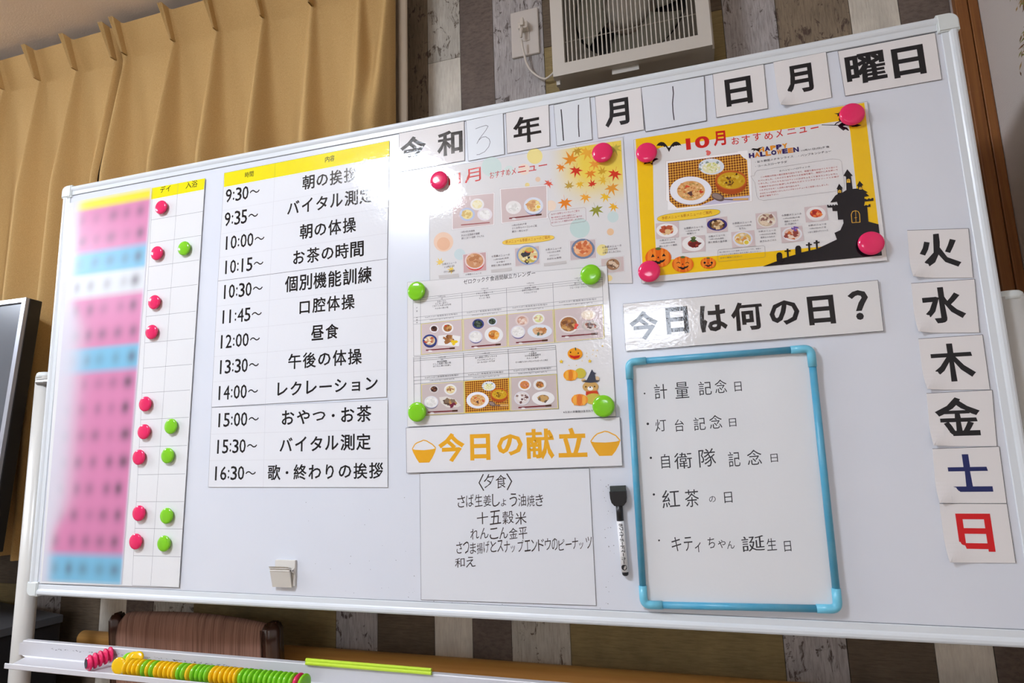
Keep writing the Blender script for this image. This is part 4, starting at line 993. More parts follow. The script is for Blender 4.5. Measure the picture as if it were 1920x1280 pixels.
def mirror_bat(f, cx, cy, w_, h_, rot, col=HK):
    half = [(0, .38), (.05, .28), (.06, .40), (.13, .12), (.22, -.1), (.40, -.42), (.62, -.5), (.82, -.35), (.95, -.1), (1, .12), (.88, .02), (.78, .10), (.70, .05), (.58, .14), (.48, .08), (.36, .26), (.25, .20), (.12, .55), (0, 1)]
    pts = [(x, y) for x, y in half] + [(-x, y) for x, y in half[::-1]]
    cs, sn = math.cos(rot), math.sin(rot)
    L_ = [f(cx + (x * cs - y * sn * h_ / w_) * w_ , cy + (x * sn * w_ / h_ + y * cs) * h_) for x, y in pts]
    # ears and wings in two convex-ish fans to keep the outline
    HP.poly(L_[:19], col, 'bats_print'); HP.poly(L_[19:], col, 'bats_print')
mirror_bat(c4, 452, 500, 142, 78, -.02); mirror_bat(c4, 250, 688, 90, 44, -.34)
# witch on a broom
HP.poly([c5(*a) for a in ((1000, 138), (1048, 135), (1078, 98), (1090, 110), (1100, 150), (1095, 190), (1110, 225), (1140, 240), (1140, 262), (1100, 285), (1148, 300), (1170, 330), (1165, 338), (1130, 318), (1105, 335), (1060, 300), (1040, 278), (1068, 255), (1090, 240), (1070, 232), (1030, 252), (1008, 276), (1000, 272), (1020, 244), (1062, 226), (1052, 205), (1058, 170), (1035, 168), (1040, 150))], HK, 'witch_print')
HP.line(c5(858, 268), c5(1180, 275), .0011, HK, 'witch_print'); HP.poly([c5(*a) for a in ((1160, 272), (1210, 254), (1260, 258), (1312, 272), (1262, 290), (1210, 292))], HK, 'witch_print')
# plaid meal photo with cut corners
qd = [c4(*a) for a in ((418, 684), (420, 1130), (540, 1246), (1405, 1140), (1390, 660), (1260, 575))]; HP.poly(qd, (248, 246, 246), 'photo_border')
for a, b in zip(qd, qd[1:] + qd[:1]): HP.line(a, b, .0003, (190, 170, 160), 'photo_edge')
PLQ = [c4(*a) for a in ((440, 705), (1340, 592), (1378, 1128), (462, 1228))]; plaid(HP, PLQ, 30, 18)
HP.poly([c4(*a) for a in ((1236, 572), (1300, 640), (1345, 668), (1360, 640), (1350, 560))][::-1], (248, 246, 246), 'corner_cut'); HP.poly([c4(*a) for a in ((440, 1120), (470, 1150), (560, 1232), (520, 1240), (440, 1240))][::-1], (248, 246, 246), 'corner_cut')
HP.poly([c4(*a) for a in ((800, 1195), (1000, 1110), (1378, 1075), (1378, 1132))], (206, 200, 222), 'napkin_print')
plaidmeal(HP, c4)
# HAPPY HALLOWEEN in alternating colours
hx = [(1490, 1560), (1545, 1612), (1600, 1660), (1655, 1730), (1718, 1815)]
def word(txt, f, xs, y0, y1, h, cols, bold=.05):
    n = len(txt); W_ = (xs[1] - xs[0]) / n
    for i, ch_ in enumerate(txt):
        a = f(xs[0] + i * W_, y0 + (y1 - y0) * i / n); b = f(xs[0] + (i + .97) * W_, y0 + (y1 - y0) * (i + 1) / n); HP.T(ch_, a[0], b[0], a[1], h / 6.097, cols[i % 2], bold, y1=b[1] , name='fancy_lettering')
word('HAPPY', c4, (1480, 1815), 584, 528, 54, ((232, 150, 40), (50, 34, 96)), .06); word('HALLOWEEN', c5, (28, 600), 650, 574, 56, ((50, 34, 96), (226, 140, 50)), .06)
HP.poly([c5(*a) for a in ((48, 552), (70, 535), (120, 540), (190, 515), (150, 545), (140, 575), (100, 556), (70, 578), (85, 556))], HK, 'cat_print')
tiny(HP, c5, [('・彩り野菜のチキンライス', 98, 532, 708, 640, 26), ('・コールスローサラダ', 100, 462, 756, 702, 26), ('10月31日(日)夕食', 625, 948, 578, 532, 28), ('・パンプキンシチュー', 592, 968, 636, 578, 26), ('☆ハッピーハロウィン☆', 372, 728, 806, 752, 20)], (84, 82, 90))
tiny(HP, c5, [('この時期は死者の霊が家族を訪ねてきて、精霊や魔女が出てくると信じら', 160, 1040, 876, 758, 19), ('れていました。これらから身を守るため仮面を被り、魔除けに火を焚いて', 132, 1042, 918, 790, 19), ('いました。これにちなみハロウィンにかぼちゃをくり抜きランタンを作っ', 134, 1040, 952, 836, 19), ('て魔女やおばけに仮装した子供たちがトリックオアトリートとお菓子', 142, 1058, 990, 866, 19), ('いたずらするぞ！と近所の家を訪ねます。', 148, 612, 1026, 968, 19), ('かぼちゃの甘味をいかしたパンプキンシチューをご用意いたしました。', 150, 940, 1064, 958, 19), ('是非ご賞味下さい。', 150, 368, 1096, 1068, 19)], (206, 110, 108), 'story_lettering')
bub = [(40, 855), (85, 850), (95, 815), (120, 790), (980, 658), (1060, 665), (1085, 690), (1120, 960), (1110, 1000), (1080, 1018), (190, 1132), (140, 1120), (115, 1080), (95, 930), (48, 858)]
for a, b in zip(bub, bub[1:]): HP.line(c5(*a), c5(*b), .0003, (150, 140, 146), 'bubble_line')
pts = []
for k in range(28):
    t = 2 * math.pi * k / 28; ux = 436 * (abs(math.cos(t)) ** .6) * (1 if math.cos(t) >= 0 else -1); uy = 56 * (abs(math.sin(t)) ** .8) * (1 if math.sin(t) >= 0 else -1); pts.append(c6(820 + ux, 248 + uy - ux * .115))
HP.poly(pts, (246, 206, 60), 'pill_print')
for a, b in zip(pts, pts[1:] + pts[:1]): HP.line(a, b, .0004, (120, 100, 60), 'pill_edge')
tiny(HP, c6, [('季節メニュー＆新メニューのご案内', 450, 1142, 310, 226, 44)], (176, 84, 30), 'pill_lettering')
for f, q in ((c6, [(365, 362), (682, 330), (686, 550), (370, 575)]), (c6, [(718, 548), (1048, 520), (1055, 742), (730, 770)]), (c6, [(1065, 290), (1355, 262), (1362, 470), (1075, 495)]), (c6, [(1410, 480), (1728, 452), (1745, 670), (1425, 700)]), (c7, [(112, 208), (385, 178), (402, 380), (128, 408)]), (c7, [(435, 385), (712, 362), (738, 558), (452, 588)]), (c7, [(740, 125), (1022, 98), (1050, 292), (762, 322)])):
    HP.poly([f(*a) for a in q][::-1], (214, 196, 196), 'photo_ground')
D = lambda f, s, x, y, r, *a, **k: dish(HP, *f(x, y), r / s, *a, **k)
D(c6, 7.385, 522, 455, 150, WHT, [(214, 150, 100), (190, 90, 60), (226, 190, 140), (160, 70, 50)], 51, inner=.6, ry=13, n=24); D(c6, 7.385, 886, 640, 155, WHT, [(150, 50, 44), (170, 66, 50), (110, 40, 40)], 52, inner=.5, ry=14); speckle(HP, *c6(910, 585), 8, 5, [(70, 90, 50), (100, 120, 60)], 12, 3.5, 53, 'printed_food')
D(c6, 7.385, 1215, 375, 140, (58, 50, 120), [(196, 160, 110), (226, 196, 150), (150, 110, 70), (226, 206, 170)], 54, inner=.78, ry=11.5, base=(70, 50, 40), n=22); D(c6, 7.385, 1570, 570, 140, (222, 224, 236), [(226, 190, 110), (206, 190, 170), (236, 220, 190), (214, 150, 80)], 55, inner=.82, ry=13.5, n=14, side=(236, 230, 230)); D(c6, 7.385, 1622, 622, 44, (244, 240, 226), [(226, 200, 70)], 56, n=2)
D(c7, 6.857, 255, 290, 125, (226, 220, 214), [(206, 186, 160), (236, 226, 210), (150, 110, 100), (226, 206, 180)], 57, inner=.85, ry=14, n=26); D(c7, 6.857, 585, 470, 130, (232, 230, 234), [(226, 190, 170), (206, 110, 60), (236, 210, 190), (150, 70, 60)], 58, inner=.8, ry=13, n=18); speckle(HP, *c7(620, 400), 6, 3, [(120, 90, 170)], 7, 3, 59, 'printed_food')
D(c7, 6.857, 890, 205, 125, (238, 234, 232), REDF + [(240, 150, 90)], 60, inner=.62, ry=12.5, n=20, side=(228, 222, 222))
tiny(HP, c6, [('☆新メニュー☆', 418, 650, 610, 588, 28), ('10月6日(水)昼食', 440, 632, 648, 628, 22), ('鶏じゃが～十勝風', 415, 662, 692, 666, 26), ('☆季節メニュー☆', 755, 1022, 444, 416, 30), ('10月7日(木)夕食', 785, 975, 480, 460, 22), ('味噌カツ', 800, 925, 516, 504, 26), ('☆新メニュー☆', 1095, 1328, 555, 532, 28), ('10月13日(水)昼食', 1115, 1308, 592, 574, 22), ('鶏と根菜の金平煮', 1092, 1355, 638, 614, 28), ('☆季節メニュー☆', 1425, 1700, 376, 348, 28), ('10月18日(月)昼食', 1470, 1685, 412, 392, 22), ('おでん', 1522, 1615, 446, 438, 28),
              ('秋の恵みをたっぷり使用したメニューです。季節の', 1250, 1825, 770, 716, 20), ('いろどりと旬の食材の味をお楽しみください。', 1250, 1825, 806, 752, 20), ('ぜひご賞味ください！', 1255, 1560, 850, 822, 20)], (96, 92, 100))
tiny(HP, c7, [('☆新メニュー☆', 150, 378, 452, 430, 26), ('10月20日(水)昼食', 170, 375, 490, 472, 20), ('里芋とつみれの', 180, 365, 528, 512, 24), ('炊き込みごはん', 172, 385, 578, 554, 24), ('☆季節メニュー☆', 448, 708, 245, 218, 26), ('10月22日(金)夕食', 470, 685, 284, 262, 20), ('鶏肉とつみれの', 487, 668, 322, 304, 24), ('かき卵汁', 490, 640, 358, 344, 24), ('☆新メニュー☆', 790, 1030, 374, 350, 26), ('10月27日(水)夕食', 810, 1022, 412, 390, 20), ('いかと海老のチリソース', 792, 1048, 462, 432, 26)], (96, 92, 100))
bub = [(1225, 740), (1240, 722), (1850, 668), (1875, 680), (1882, 815), (1860, 828), (1240, 888), (1225, 870), (1225, 740)]
for a, b in zip(bub, bub[1:]): HP.line(c6(*a), c6(*b), .0003, (120, 100, 100), 'bubble_line')
# grinning pumpkins
def pumpkin(x, y, w_, h_, k):
    g = c6
    def el(dx, dy, rx, ry, col, nm, **kk): a = g(x + dx, y + dy); HP.ell(a[0], a[1], rx / 7.385, ry / 7.385, col, nm, 24, **kk)
    el(0, 0, w_, h_, (230, 104, 26), 'pumpkin_print')
    for dx, rr in ((-.62, .2), (.62, .2), (-.3, .12), (.3, .12)): el(dx * w_, 0, w_ * rr, h_ * (.8 if abs(dx) > .5 else .94), (242, 136, 44), 'pumpkin_ribs')
    el(0, -h_ * .88, w_ * .22, h_ * .14, (90, 110, 60), 'pumpkin_stem')
    P_ = lambda L_: [g(x + a * w_, y + b * h_) for a, b in L_]
    if k == 0:
        HP.poly(P_([(-.55, -.02), (-.42, -.38), (-.28, -.08)]), HK, 'pumpkin_face'); HP.poly(P_([(.28, -.12), (.42, -.42), (.58, -.14)]), HK, 'pumpkin_face')
    elif k == 1:
        for s_ in (-1, 1): HP.stroke(P_([(s_ * .58, -.12), (s_ * .42, -.26), (s_ * .24, -.12)]), .0010, HK, 'pumpkin_face')
    else:
        for s_ in (-.45, .45): el(s_ * w_, -.05 * h_, w_ * .15, h_ * .2, HK, 'pumpkin_face')
    HP.poly(P_([(-.08, .06), (0, -.14), (.08, .06)]), HK, 'pumpkin_face')
    HP.poly(P_([(-.52, .26), (-.28, .34), (-.12, .30), (-.10, .40), (.1, .40), (.12, .28), (.3, .28), (.56, .12), (.48, .34), (.34, .48), (.2, .52), (.16, .64), (-.1, .66), (-.16, .56), (-.34, .46)]), HK, 'pumpkin_face')
pumpkin(400, 832, 180, 138, 0); pumpkin(740, 925, 150, 112, 1); pumpkin(1092, 908, 108, 78, 2)
# black hill, castle, gravestones and crosses
def HB(f, L_): HP.poly([f(*a) for a in L_], HK, 'castle_print')
HB(c7, [(205, 888), (385, 820), (455, 785), (625, 735), (700, 708), (900, 662), (1160, 540), (1130, 455), (1205, 420), (1245, 330), (1240, 283), (1175, 285), (1165, 175), (1105, 175), (1100, 130), (1040, 130), (1033, 95), (1052, 95), (1054, 108), (1070, 106), (1070, 95), (1082, 93), (1086, 105), (1104, 103), (1104, 92), (1118, 90), (1120, 102), (1138, 100), (1140, 90), (1152, 88), (1156, 98), (1200, 92), (1200, 50), (1075, 64), (1140, -25), (1180, -50), (1520, -60), (1510, 20), (1510, 50), (1510, 105), (1550, 125), (1565, 310), (1695, 345), (1740, 745)])
HB(c7, [(1505, 20), (1535, 16), (1540, 26), (1560, 22), (1562, 12), (1580, 12), (1584, 20), (1606, 16), (1608, 6), (1630, 8), (1630, 42), (1510, 52)]); HB(c7, [(1520, 100), (1548, 98), (1552, 106), (1566, 102), (1568, 88), (1590, 86), (1592, 120), (1520, 124)])
HB(c5, [(1105, 850), (1150, 775), (1210, 848), (1192, 852), (1212, 1010), (1140, 1010), (1135, 858)]); HB(c5, [(1028, 1000), (1056, 940), (1100, 994), (1088, 998), (1092, 1060), (1040, 1070), (1038, 1004)]); HB(c5, [(1258, 968), (1290, 908), (1332, 956), (1316, 962), (1320, 1000), (1275, 1010), (1272, 968)])
HB(c5, [(960, 1155), (1010, 1085), (1090, 1045), (1150, 1005), (1260, 995), (1320, 1000), (1385, 1040), (1360, 1045), (1400, 1080), (1345, 1090), (1350, 1150), (1340, 1200), (1050, 1200), (1030, 1145)])
for f, x, y, w_, h_ in ((c5, 1164, 905, 20, 24), (c5, 1062, 1026, 18, 18), (c5, 1300, 990, 16, 16)): HP.poly([f(x - w_, y + h_), f(x + w_, y + h_), f(x + w_, y - h_ * .4), f(x, y - h_), f(x - w_, y - h_ * .4)], (240, 190, 60), 'castle_windows'); HP.line(f(x, y - h_), f(x, y + h_), .0004, HK, 'castle_bars'); HP.line(f(x - w_, y), f(x + w_, y), .0004, HK, 'castle_bars')
HP.stroke([c7(*a) for a in ((1355, 325), (1345, 220), (1360, 182), (1400, 170), (1435, 182), (1452, 215), (1458, 318), (1355, 325))], .0009, (232, 176, 60), 'castle_door'); HP.line(c7(1400, 172), c7(1406, 322), .0006, (232, 176, 60), 'castle_door'); HP.line(c7(1385, 262), c7(1420, 258), .0006, (232, 176, 60), 'castle_door')
for x, y, h_ in ((420, 705, 100), (662, 618, 110)): HB(c7, [(x - 38, y + 30), (x - 24, y + 6), (x, y), (x + 22, y + 3), (x + 36, y + 25), (x + 42, y + h_), (x - 34, y + h_ + 12)])
for x, y, h_ in ((525, 658, 108), (800, 578, 110), (898, 550, 110)): HP.line(c7(x, y), c7(x + 6, y + h_), .0026, HK, 'crosses_print'); HP.line(c7(x - 38, y + 34), c7(x + 40, y + 26), .0020, HK, 'crosses_print')
HP.done()

# ============================================================ small board with the blue tube frame
c = Zc(1120, 640, 2.4625)
cor = [c(145, 95), c(985, 32), c(1112, 1235), c(215, 1215)]
SB = Paper('small_whiteboard', [c(135, 85), c(1000, 22), c(1125, 1247), c(208, 1228)], 'small white board in a light blue tube frame with five handwritten lines', 'whiteboard', off=.0008, thick=.003, gloss='lam', rgb=(226, 229, 232), edge=False)
hw = [('計', 265, 325, 268, 70), ('量', 362, 425, 264, 74), ('記', 470, 530, 250, 64), ('念', 545, 600, 240, 62), ('日', 635, 668, 231, 44),
      ('灯', 270, 320, 417, 56), ('台', 360, 402, 417, 56), ('記', 447, 502, 412, 60), ('念', 520, 578, 404, 62), ('日', 610, 643, 394, 38),
      ('自', 297, 337, 587, 66), ('衛', 358, 440, 590, 74), ('隊', 472, 550, 582, 84), ('記', 608, 662, 580, 70), ('念', 695, 762, 572, 70), ('日', 802, 835, 558, 38),
      ('紅', 302, 383, 770, 82), ('茶', 408, 472, 766, 80), ('の', 517, 548, 743, 28), ('日', 588, 625, 746, 50),
      ('キ', 345, 390, 970, 66), ('テ', 402, 442, 968, 64), ('ィ', 452, 480, 974, 46), ('ち', 512, 545, 955, 50), ('ゃ', 558, 594, 955, 38), ('ん', 600, 635, 958, 36), ('誕', 670, 775, 972, 70), ('生', 785, 830, 966, 56), ('日', 865, 897, 970, 48)]
for ch_, a, b, y0, hh in hw:
    x0, yy = c(a, y0); x1_, y1_ = c(b, y0 - (b - a) * .08); SB.T(ch_, x0, x1_, yy, hh / 2.4625, (52, 52, 58), 0, y1=y1_, name='handwriting')
for x, y, r in ((218, 240, 4), (233, 380, 6), (247, 537, 5.5), (261, 706, 5.5), (285, 918, 4.5)): SB.ell(*c(x, y), r / 2.46, r / 2.46, (40, 40, 46), 'handwriting', 10)
sb = SB.done()
TB = mat('tube_blue', (74, 160, 194), .35, None, .5, noise=((60, 60, 60), (96, 168, 196), .35, .7, 4)); TC = mat('corner_blue', (112, 194, 220), .28, None, .5)
pc = [bp(*q, -.0072) for q in cor]
for i in range(4):
    a, b = pc[i], pc[(i + 1) % 4]; d = (b - a).normalized(); bm = bmesh.new(); tube(bm, [a + d * .026 - SB.o, b - d * .026 - SB.o], .0052, 14); mobj('frame_tube', bm, TB, sb, smooth=True)
    a0 = pc[(i - 1) % 4]; e = (a0 - a).normalized(); bm = bmesh.new(); P = [a + e * .028]
    for k in range(7):
        t = k / 6; P.append((a + e * .010) * (1 - t) ** 2 + a * 2 * t * (1 - t) + (a + d * .010) * t * t)
    P.append(a + d * .028); tube(bm, [q - SB.o for q in P], .0062, 14); mobj('frame_corner', bm, TC, sb, smooth=True)

# ============================================================ magnets on the board
PROF = [(.0108, 0), (.0112, .0030), (.0125, .0038), (.0146, .0042), (.0150, .0052), (.0149, .0066), (.0141, .0078), (.0115, .0086), (.0070, .0090), (.0001, .0092)]
MC = {'pink': mat('magnet_pink', (232, 42, 100), .12, None, .5), 'green': mat('magnet_green', (128, 204, 38), .12, None, .5), 'yellow': mat('magnet_yellow', (244, 196, 22), .12, None, .5)}
mm = {}
for k, m in MC.items():
    bm = bmesh.new(); lathe(bm, PROF, 30, 'Y'); me = bpy.data.meshes.new('magnet_' + k); bm.to_mesh(me); bm.free(); me.materials.append(m)
    for f in me.polygons: f.use_smooth = True
    mm[k] = me
bm = bmesh.new(); lathe(bm, [(.0088, -.0006), (.0088, .0004), (.0001, .0005)], 20, 'Y'); core = bpy.data.meshes.new('magnet_core'); bm.to_mesh(core); bm.free(); core.materials.append(mat('ferrite', (34, 32, 38), .5))
def magnet(col, loc, sc_, label, group, rot=(0, 0, 0)):
    o = bpy.data.objects.new('magnet', mm[col]); COL.objects.link(o); o.location = loc; o.scale = (sc_,) * 3; o.rotation_euler = rot; prop(o, label, 'magnet', group); return o
def boardmag(col, px, py, s, base, label, group):
    P = bp(px, py, base - .0075 * s); P.y = base; magnet(col, P, s, label, group)
G1 = 'magnets on the name list'
rw = [0, 2, 4, 5, 8, 9, 10, 12, 13]; wd_ = 'top second third fourth fifth sixth seventh eighth lowest'.split()
for i, (x, y) in enumerate([(301, 388), (293, 474), (288, 566), (283, 622), (271, 757), (268.5, 809), (259, 857), (259, 962), (253, 1015)]):
    boardmag('pink', x, y, 1.03, -.0034, 'pink round magnet in the day column of the name list, %s of nine' % wd_[i], G1)
for i, (x, y) in enumerate([(344, 465), (319, 799), (313, 854), (311, 967), (306, 1019)]):
    boardmag('green', x, y, 1.03, -.0029, 'green round magnet in the bath column of the name list, %s of five' % ['topmost', 'second', 'third', 'fourth', 'lowest'][i], G1)
G2 = 'magnets holding the posters'
boardmag('pink', 822, 337, 1.17, -.0011, 'pink magnet at the upper left corner of the maple-leaf poster', G2)
boardmag('pink', 1129, 285, 1.2, -.0011, 'pink magnet at the upper right corner of the maple-leaf poster', G2)
boardmag('pink', 1212, 285, 1.17, -.0036, 'pink magnet at the upper left corner of the October poster', G2)
boardmag('pink', 1598, 213, 1.2, -.0036, 'pink magnet at the upper right corner of the October poster', G2)
boardmag('pink', 1634, 455, 1.2, -.0036, 'pink magnet over the black castle of the October poster', G2)
boardmag('pink', 1217, 508, 1.2, -.0036, 'pink magnet beside the largest pumpkin of the October poster', G2)
boardmag('green', 1107, 514, 1.17, -.0026, 'green magnet at the upper right of the weekly menu calendar', G2)
boardmag('green', 780, 545, 1.17, -.0026, 'green magnet at the upper left of the weekly menu calendar', G2)
boardmag('green', 781, 772, 1.17, -.0026, 'green magnet at the lower left of the weekly menu calendar', G2)
boardmag('green', 1131, 761, 1.2, -.0026, 'green magnet at the lower right of the weekly menu calendar', G2)

# ============================================================ magnets in the tray
seq = 'Y' * 5 + 'G' + 'Y' + 'G' + 'Y' * 5 + 'GG' + 'Y' + 'GGGG' + 'Y' * 6 + 'G' * 11 + 'P' + 'G'
cn = {'Y': 'yellow', 'G': 'green', 'P': 'pink'}
xs0 = bp(231, 1253, -.04).x; xs1 = bp(566, 1275, -.04).x
TG = 'row of round magnets lying in the tray'
N_ = len(seq)
def ordn(i):
    T_ = ['', '', 'twenty', 'thirty']
    if i < 20: return ORD[i]
    n = i + 1; return ('thirtieth' if n == 30 else T_[n // 10] + '-' + ORD[n % 10 - 1])
for i, s in enumerate(seq):
    x = xs0 + (xs1 - xs0) * i / (N_ - 1)
    r = .0150; z = .7773 + r + .0002 * math.sin(i * 3.1)
    last = i >= N_ - 1
    rot = (0, 0, math.radians(-38)) if i == 0 else (0, 0, math.radians(random.uniform(82, 90)))
    lab = '%s magnet, %s from the left in the tray row' % (cn[s], ordn(i))
    if i == 0: lab = 'yellow magnet turned face-on at the left end of the tray row'
    if last: lab = 'green magnet closing the right end of the tray row'
    if s == 'P': lab = 'single pink magnet near the right end of the tray row'
    if i == 0: magnet(cn[s], (x - .009, -.0365, z + .0005), 1.0, lab, TG, (math.radians(-4), 0, math.radians(9)))
    else: magnet(cn[s], (x, -.0400, z), 1.0, lab, TG, rot)
# small pile leaning behind the left end
for j, (cc_, px, py, lab) in enumerate((('green', 238, 1239, 'green magnet leaning behind the face-on yellow one in the tray'), ('yellow', 247, 1237, 'yellow magnet leaning on the tray back between the green one and another yellow'), ('yellow', 256, 1236, 'yellow magnet leaning on the tray back, right end of the small heap'))):
    P = bp(px, py, -.018); magnet(cc_, (P.x, -.0130 - .001 * j, P.z), .86, lab, 'magnets heaped behind the tray row', (math.radians(-28), 0, math.radians(20)))
# pink magnets side by side, black core to the front
for j in range(5):
    t = j / 4; x = .2240 + .0150 * t; y = -.0440 + .0310 * t
    m_ = magnet('pink', (x, y, .7922 + .0060 * t), .97 if j < 4 else .95, 'pink magnet in the short pile left in the tray, %s from the left' % ORD[j], 'pile of five pink magnets', (0, 0, math.radians(156)))
    cc_ = bpy.data.objects.new('magnet_core', core); COL.objects.link(cc_); cc_.parent = m_
    if j == 0: cc_['label'] = 'black magnet core'
# two lime green sticks on the tray's back edge
LG_ = mat('lime_plastic', (196, 226, 60), .3, None, .5)
for j, (y_, z_, lab) in enumerate(((.0055, .8115, 'lime green stick lying on the tray edge, the rear one of two'), (-.0025, .8095, 'lime green stick lying on the tray edge, the front one of two'))):
    a = bp(574, 1247 + 4 * j, y_); b = bp(809, 1270 + 4 * j, y_); a.z = b.z = z_ + .0005
    bm = bmesh.new(); tube(bm, [Vector((0, 0, 0)), Vector((b.x - a.x, 0, 0))], [.0034, .0030], 12); o = mobj('plastic_stick', bm, LG_, loc=(a.x, y_, z_ + .0005), smooth=False); prop(o, lab, 'stick', 'pair of lime green sticks')

# ============================================================ magnetic clip
c = Zc(480, 1030, 14.22)
cp = empty('magnetic_clip', bp(*c(760, 700), 0), 'small white magnetic clip near the bottom of the board, left of the menu sheet', 'clip'); o0 = Vector(cp.location)
CL = mat('clip_white', (216, 212, 204), .4, None, .4)
a = bp(*c(520, 270), -.004); b = bp(*c(1040, 960), -.004)
xa, xb_, zt, zb2 = a.x, b.x, a.z, b.z - .001
mobj('clip_base', boxm(Vector((xa, -.0055, zb2)) - o0, Vector((xb_, 0, zt)) - o0, .0012), CL, cp)
# jaw: bent plate seen as a lever at the top and a flap at the bottom
bm = bmesh.new(); pr_ = [(-.0135, zt - .008), (-.0100, zt - .0105), (-.0120, zt - .013), (-.0095, zt - .0155), (-.0160, zt - .017), (-.0060, zb2 + .001), (-.0075, zb2 - .001)]
pr_ = [(-.021, zt - .0085), (-.0175, zt - .0105), (-.0185, zt - .0125), (-.0155, zt - .0145), (-.0165, zt - .0170), (-.0155, zt - .0185), (-.0075, zb2 - .002), (-.0062, zb2 - .0015), (-.0120, zt - .018), (-.0105, zt - .0125)]
A = [bm.verts.new(Vector((xa - .0025, y, z)) - o0) for y, z in pr_]; B = [bm.verts.new(Vector((xb_ - .0045, y, z)) - o0) for y, z in pr_]; k = len(pr_)
for i in range(k): bm.faces.new((A[i], A[(i + 1) % k], B[(i + 1) % k], B[i]))
bm.faces.new(A[::-1]); bm.faces.new(B); bmesh.ops.recalc_face_normals(bm, faces=bm.faces); mobj('clip_jaw', bm, CL, cp)
for xx in (xa - .0015, xb_ - .0028):
    bm = bmesh.new(); vs = [bm.verts.new(Vector((xx + dx, y, z)) - o0) for dx in (0, .0016) for y, z in ((-.0055, zt - .0135), (-.0120, zt - .0160), (-.0120, zt - .0190), (-.0055, zt - .0235))]
    bm.faces.new(vs[:4]); bm.faces.new(vs[4:][::-1])
    for i in range(4): bm.faces.new((vs[i], vs[4 + i], vs[4 + (i + 1) % 4], vs[(i + 1) % 4]))
    bmesh.ops.recalc_face_normals(bm, faces=bm.faces); mobj('clip_ear', bm, CL, cp)
bm = bmesh.new(); tube(bm, [Vector((xa - .003, -.0098, zt - .0172)) - o0, Vector((xb_ - .0008, -.0098, zt - .0172)) - o0], .0013, 10); mobj('clip_pin', bm, mat('steel_dark', (60, 60, 62), .3, metal=.8), cp)
# ============================================================ marker pen with eraser cap
c = Zc(1120, 890, 6.096)
def mk(x, y): return bp(*c(x, y), -.0055)
mp_ = empty('marker_pen', mk(270, 560), 'black and white whiteboard marker with an eraser cap, left of the blue-framed board', 'marker'); o0 = Vector(mp_.location)
T0, T1, T2, T3, T4, T5 = mk(232, 125), mk(236, 185), mk(252, 365), mk(262, 525), mk(318, 1105), mk(322, 1152)
BK = mat('marker_black', (24, 24, 27), .3, None, .5)
ax = (T5 - T1).normalized(); sd = Vector((ax.z, 0, -ax.x)); sd = -sd if sd.x < 0 else sd
bm = bmesh.new(); tube(bm, [T2 - ax * .006 - o0, T3 - o0], .0055, 20); mobj('cap_neck', bm, BK, mp_, smooth=True)
bm = bmesh.new(); tube(bm, [T3 - o0, T4 - o0], .0058, 24); mobj('barrel', bm, mat('barrel_white', (236, 236, 236), .35), mp_, smooth=True)
bm = bmesh.new(); tube(bm, [T4 - o0, T4 + ax * .002 - o0, T5 - ax * .002 - o0, T5 - o0], [.0050, .0050, .0048, .003], 20); mobj('end_plug', bm, BK, mp_, smooth=True)
ln = (T2 - T1).length; hs = []
wcap = .0132
outl = [(-wcap, 0), (-wcap * .98, ln * .45), (-wcap * .86, ln * .72), (-wcap * .55, ln * .92), (0, ln * .98), (wcap * .55, ln * .92), (wcap * .86, ln * .72), (wcap * .98, ln * .45), (wcap, 0)]
bm = bmesh.new(); A = [bm.verts.new(T1 + sd * u + ax * v + Vector((0, -.0055, 0)) - o0) for u, v in outl]; B = [bm.verts.new(T1 + sd * u + ax * v + Vector((0, .0052, 0)) - o0) for u, v in outl]; k = len(outl)
bm.faces.new(A); bm.faces.new(B[::-1])
for i in range(k): bm.faces.new((A[i], B[i], B[(i + 1) % k], A[(i + 1) % k]))
bmesh.ops.recalc_face_normals(bm, faces=bm.faces); bmesh.ops.bevel(bm, geom=[e for e in bm.edges if abs(e.verts[0].co.y - e.verts[1].co.y) < 1e-5], offset=.0012, segments=2, affect='EDGES'); mobj('eraser_holder', bm, BK, mp_)
bm = bmesh.new(); vs = [T0 + sd * (-wcap * .92), T0 + sd * (wcap * .92), T1 + sd * (wcap * .92), T1 + sd * (-wcap * .92)]
A = [bm.verts.new(v + Vector((0, -.0040, 0)) - o0) for v in vs]; B = [bm.verts.new(v + Vector((0, .0050, 0)) - o0) for v in vs]
bm.faces.new(A); bm.faces.new(B[::-1])
for i in range(4): bm.faces.new((A[i], B[i], B[(i + 1) % 4], A[(i + 1) % 4]))
bmesh.ops.recalc_face_normals(bm, faces=bm.faces); mobj('felt_eraser', bm, mat('felt', (62, 68, 66), .95), mp_)
# lettering wrapped on the barrel: characters turned to read down the pen
V = []; Fs = []
txt = 'ホワイトボードマーカー'; L0 = (T3 - T4).length; st = .020; stepv = (L0 * .80) / len(txt)
def wrap(u, v):      # u across (m), v along (m from T3)
    th = u / .0058; return T3 + ax * v + sd * (.0064 * math.sin(th)) + Vector((0, -.0064 * math.cos(th), 0)) - o0
for i, ch_ in enumerate(txt):
    v_, f_ = glyphs(ch_, .02, 1); n0 = len(V)
    for a_, b_, _d in v_:
        if ch_ == 'ー': b_ = .42 + .16 * b_
        V.append(tuple(wrap((float(b_) - .5) * .0060 + .0008, .003 + stepv * (i + .06 + float(a_) * .86))))
    Fs += [tuple(k + n0 for k in f) for f in f_]
n0 = len(V); ctr = L0 * .905
for k in range(20): t = 2 * math.pi * k / 20; V.append(tuple(wrap(.0042 * math.cos(t) + .0004, ctr + .0042 * math.sin(t))))
Fs.append(tuple(range(n0, n0 + 20)))
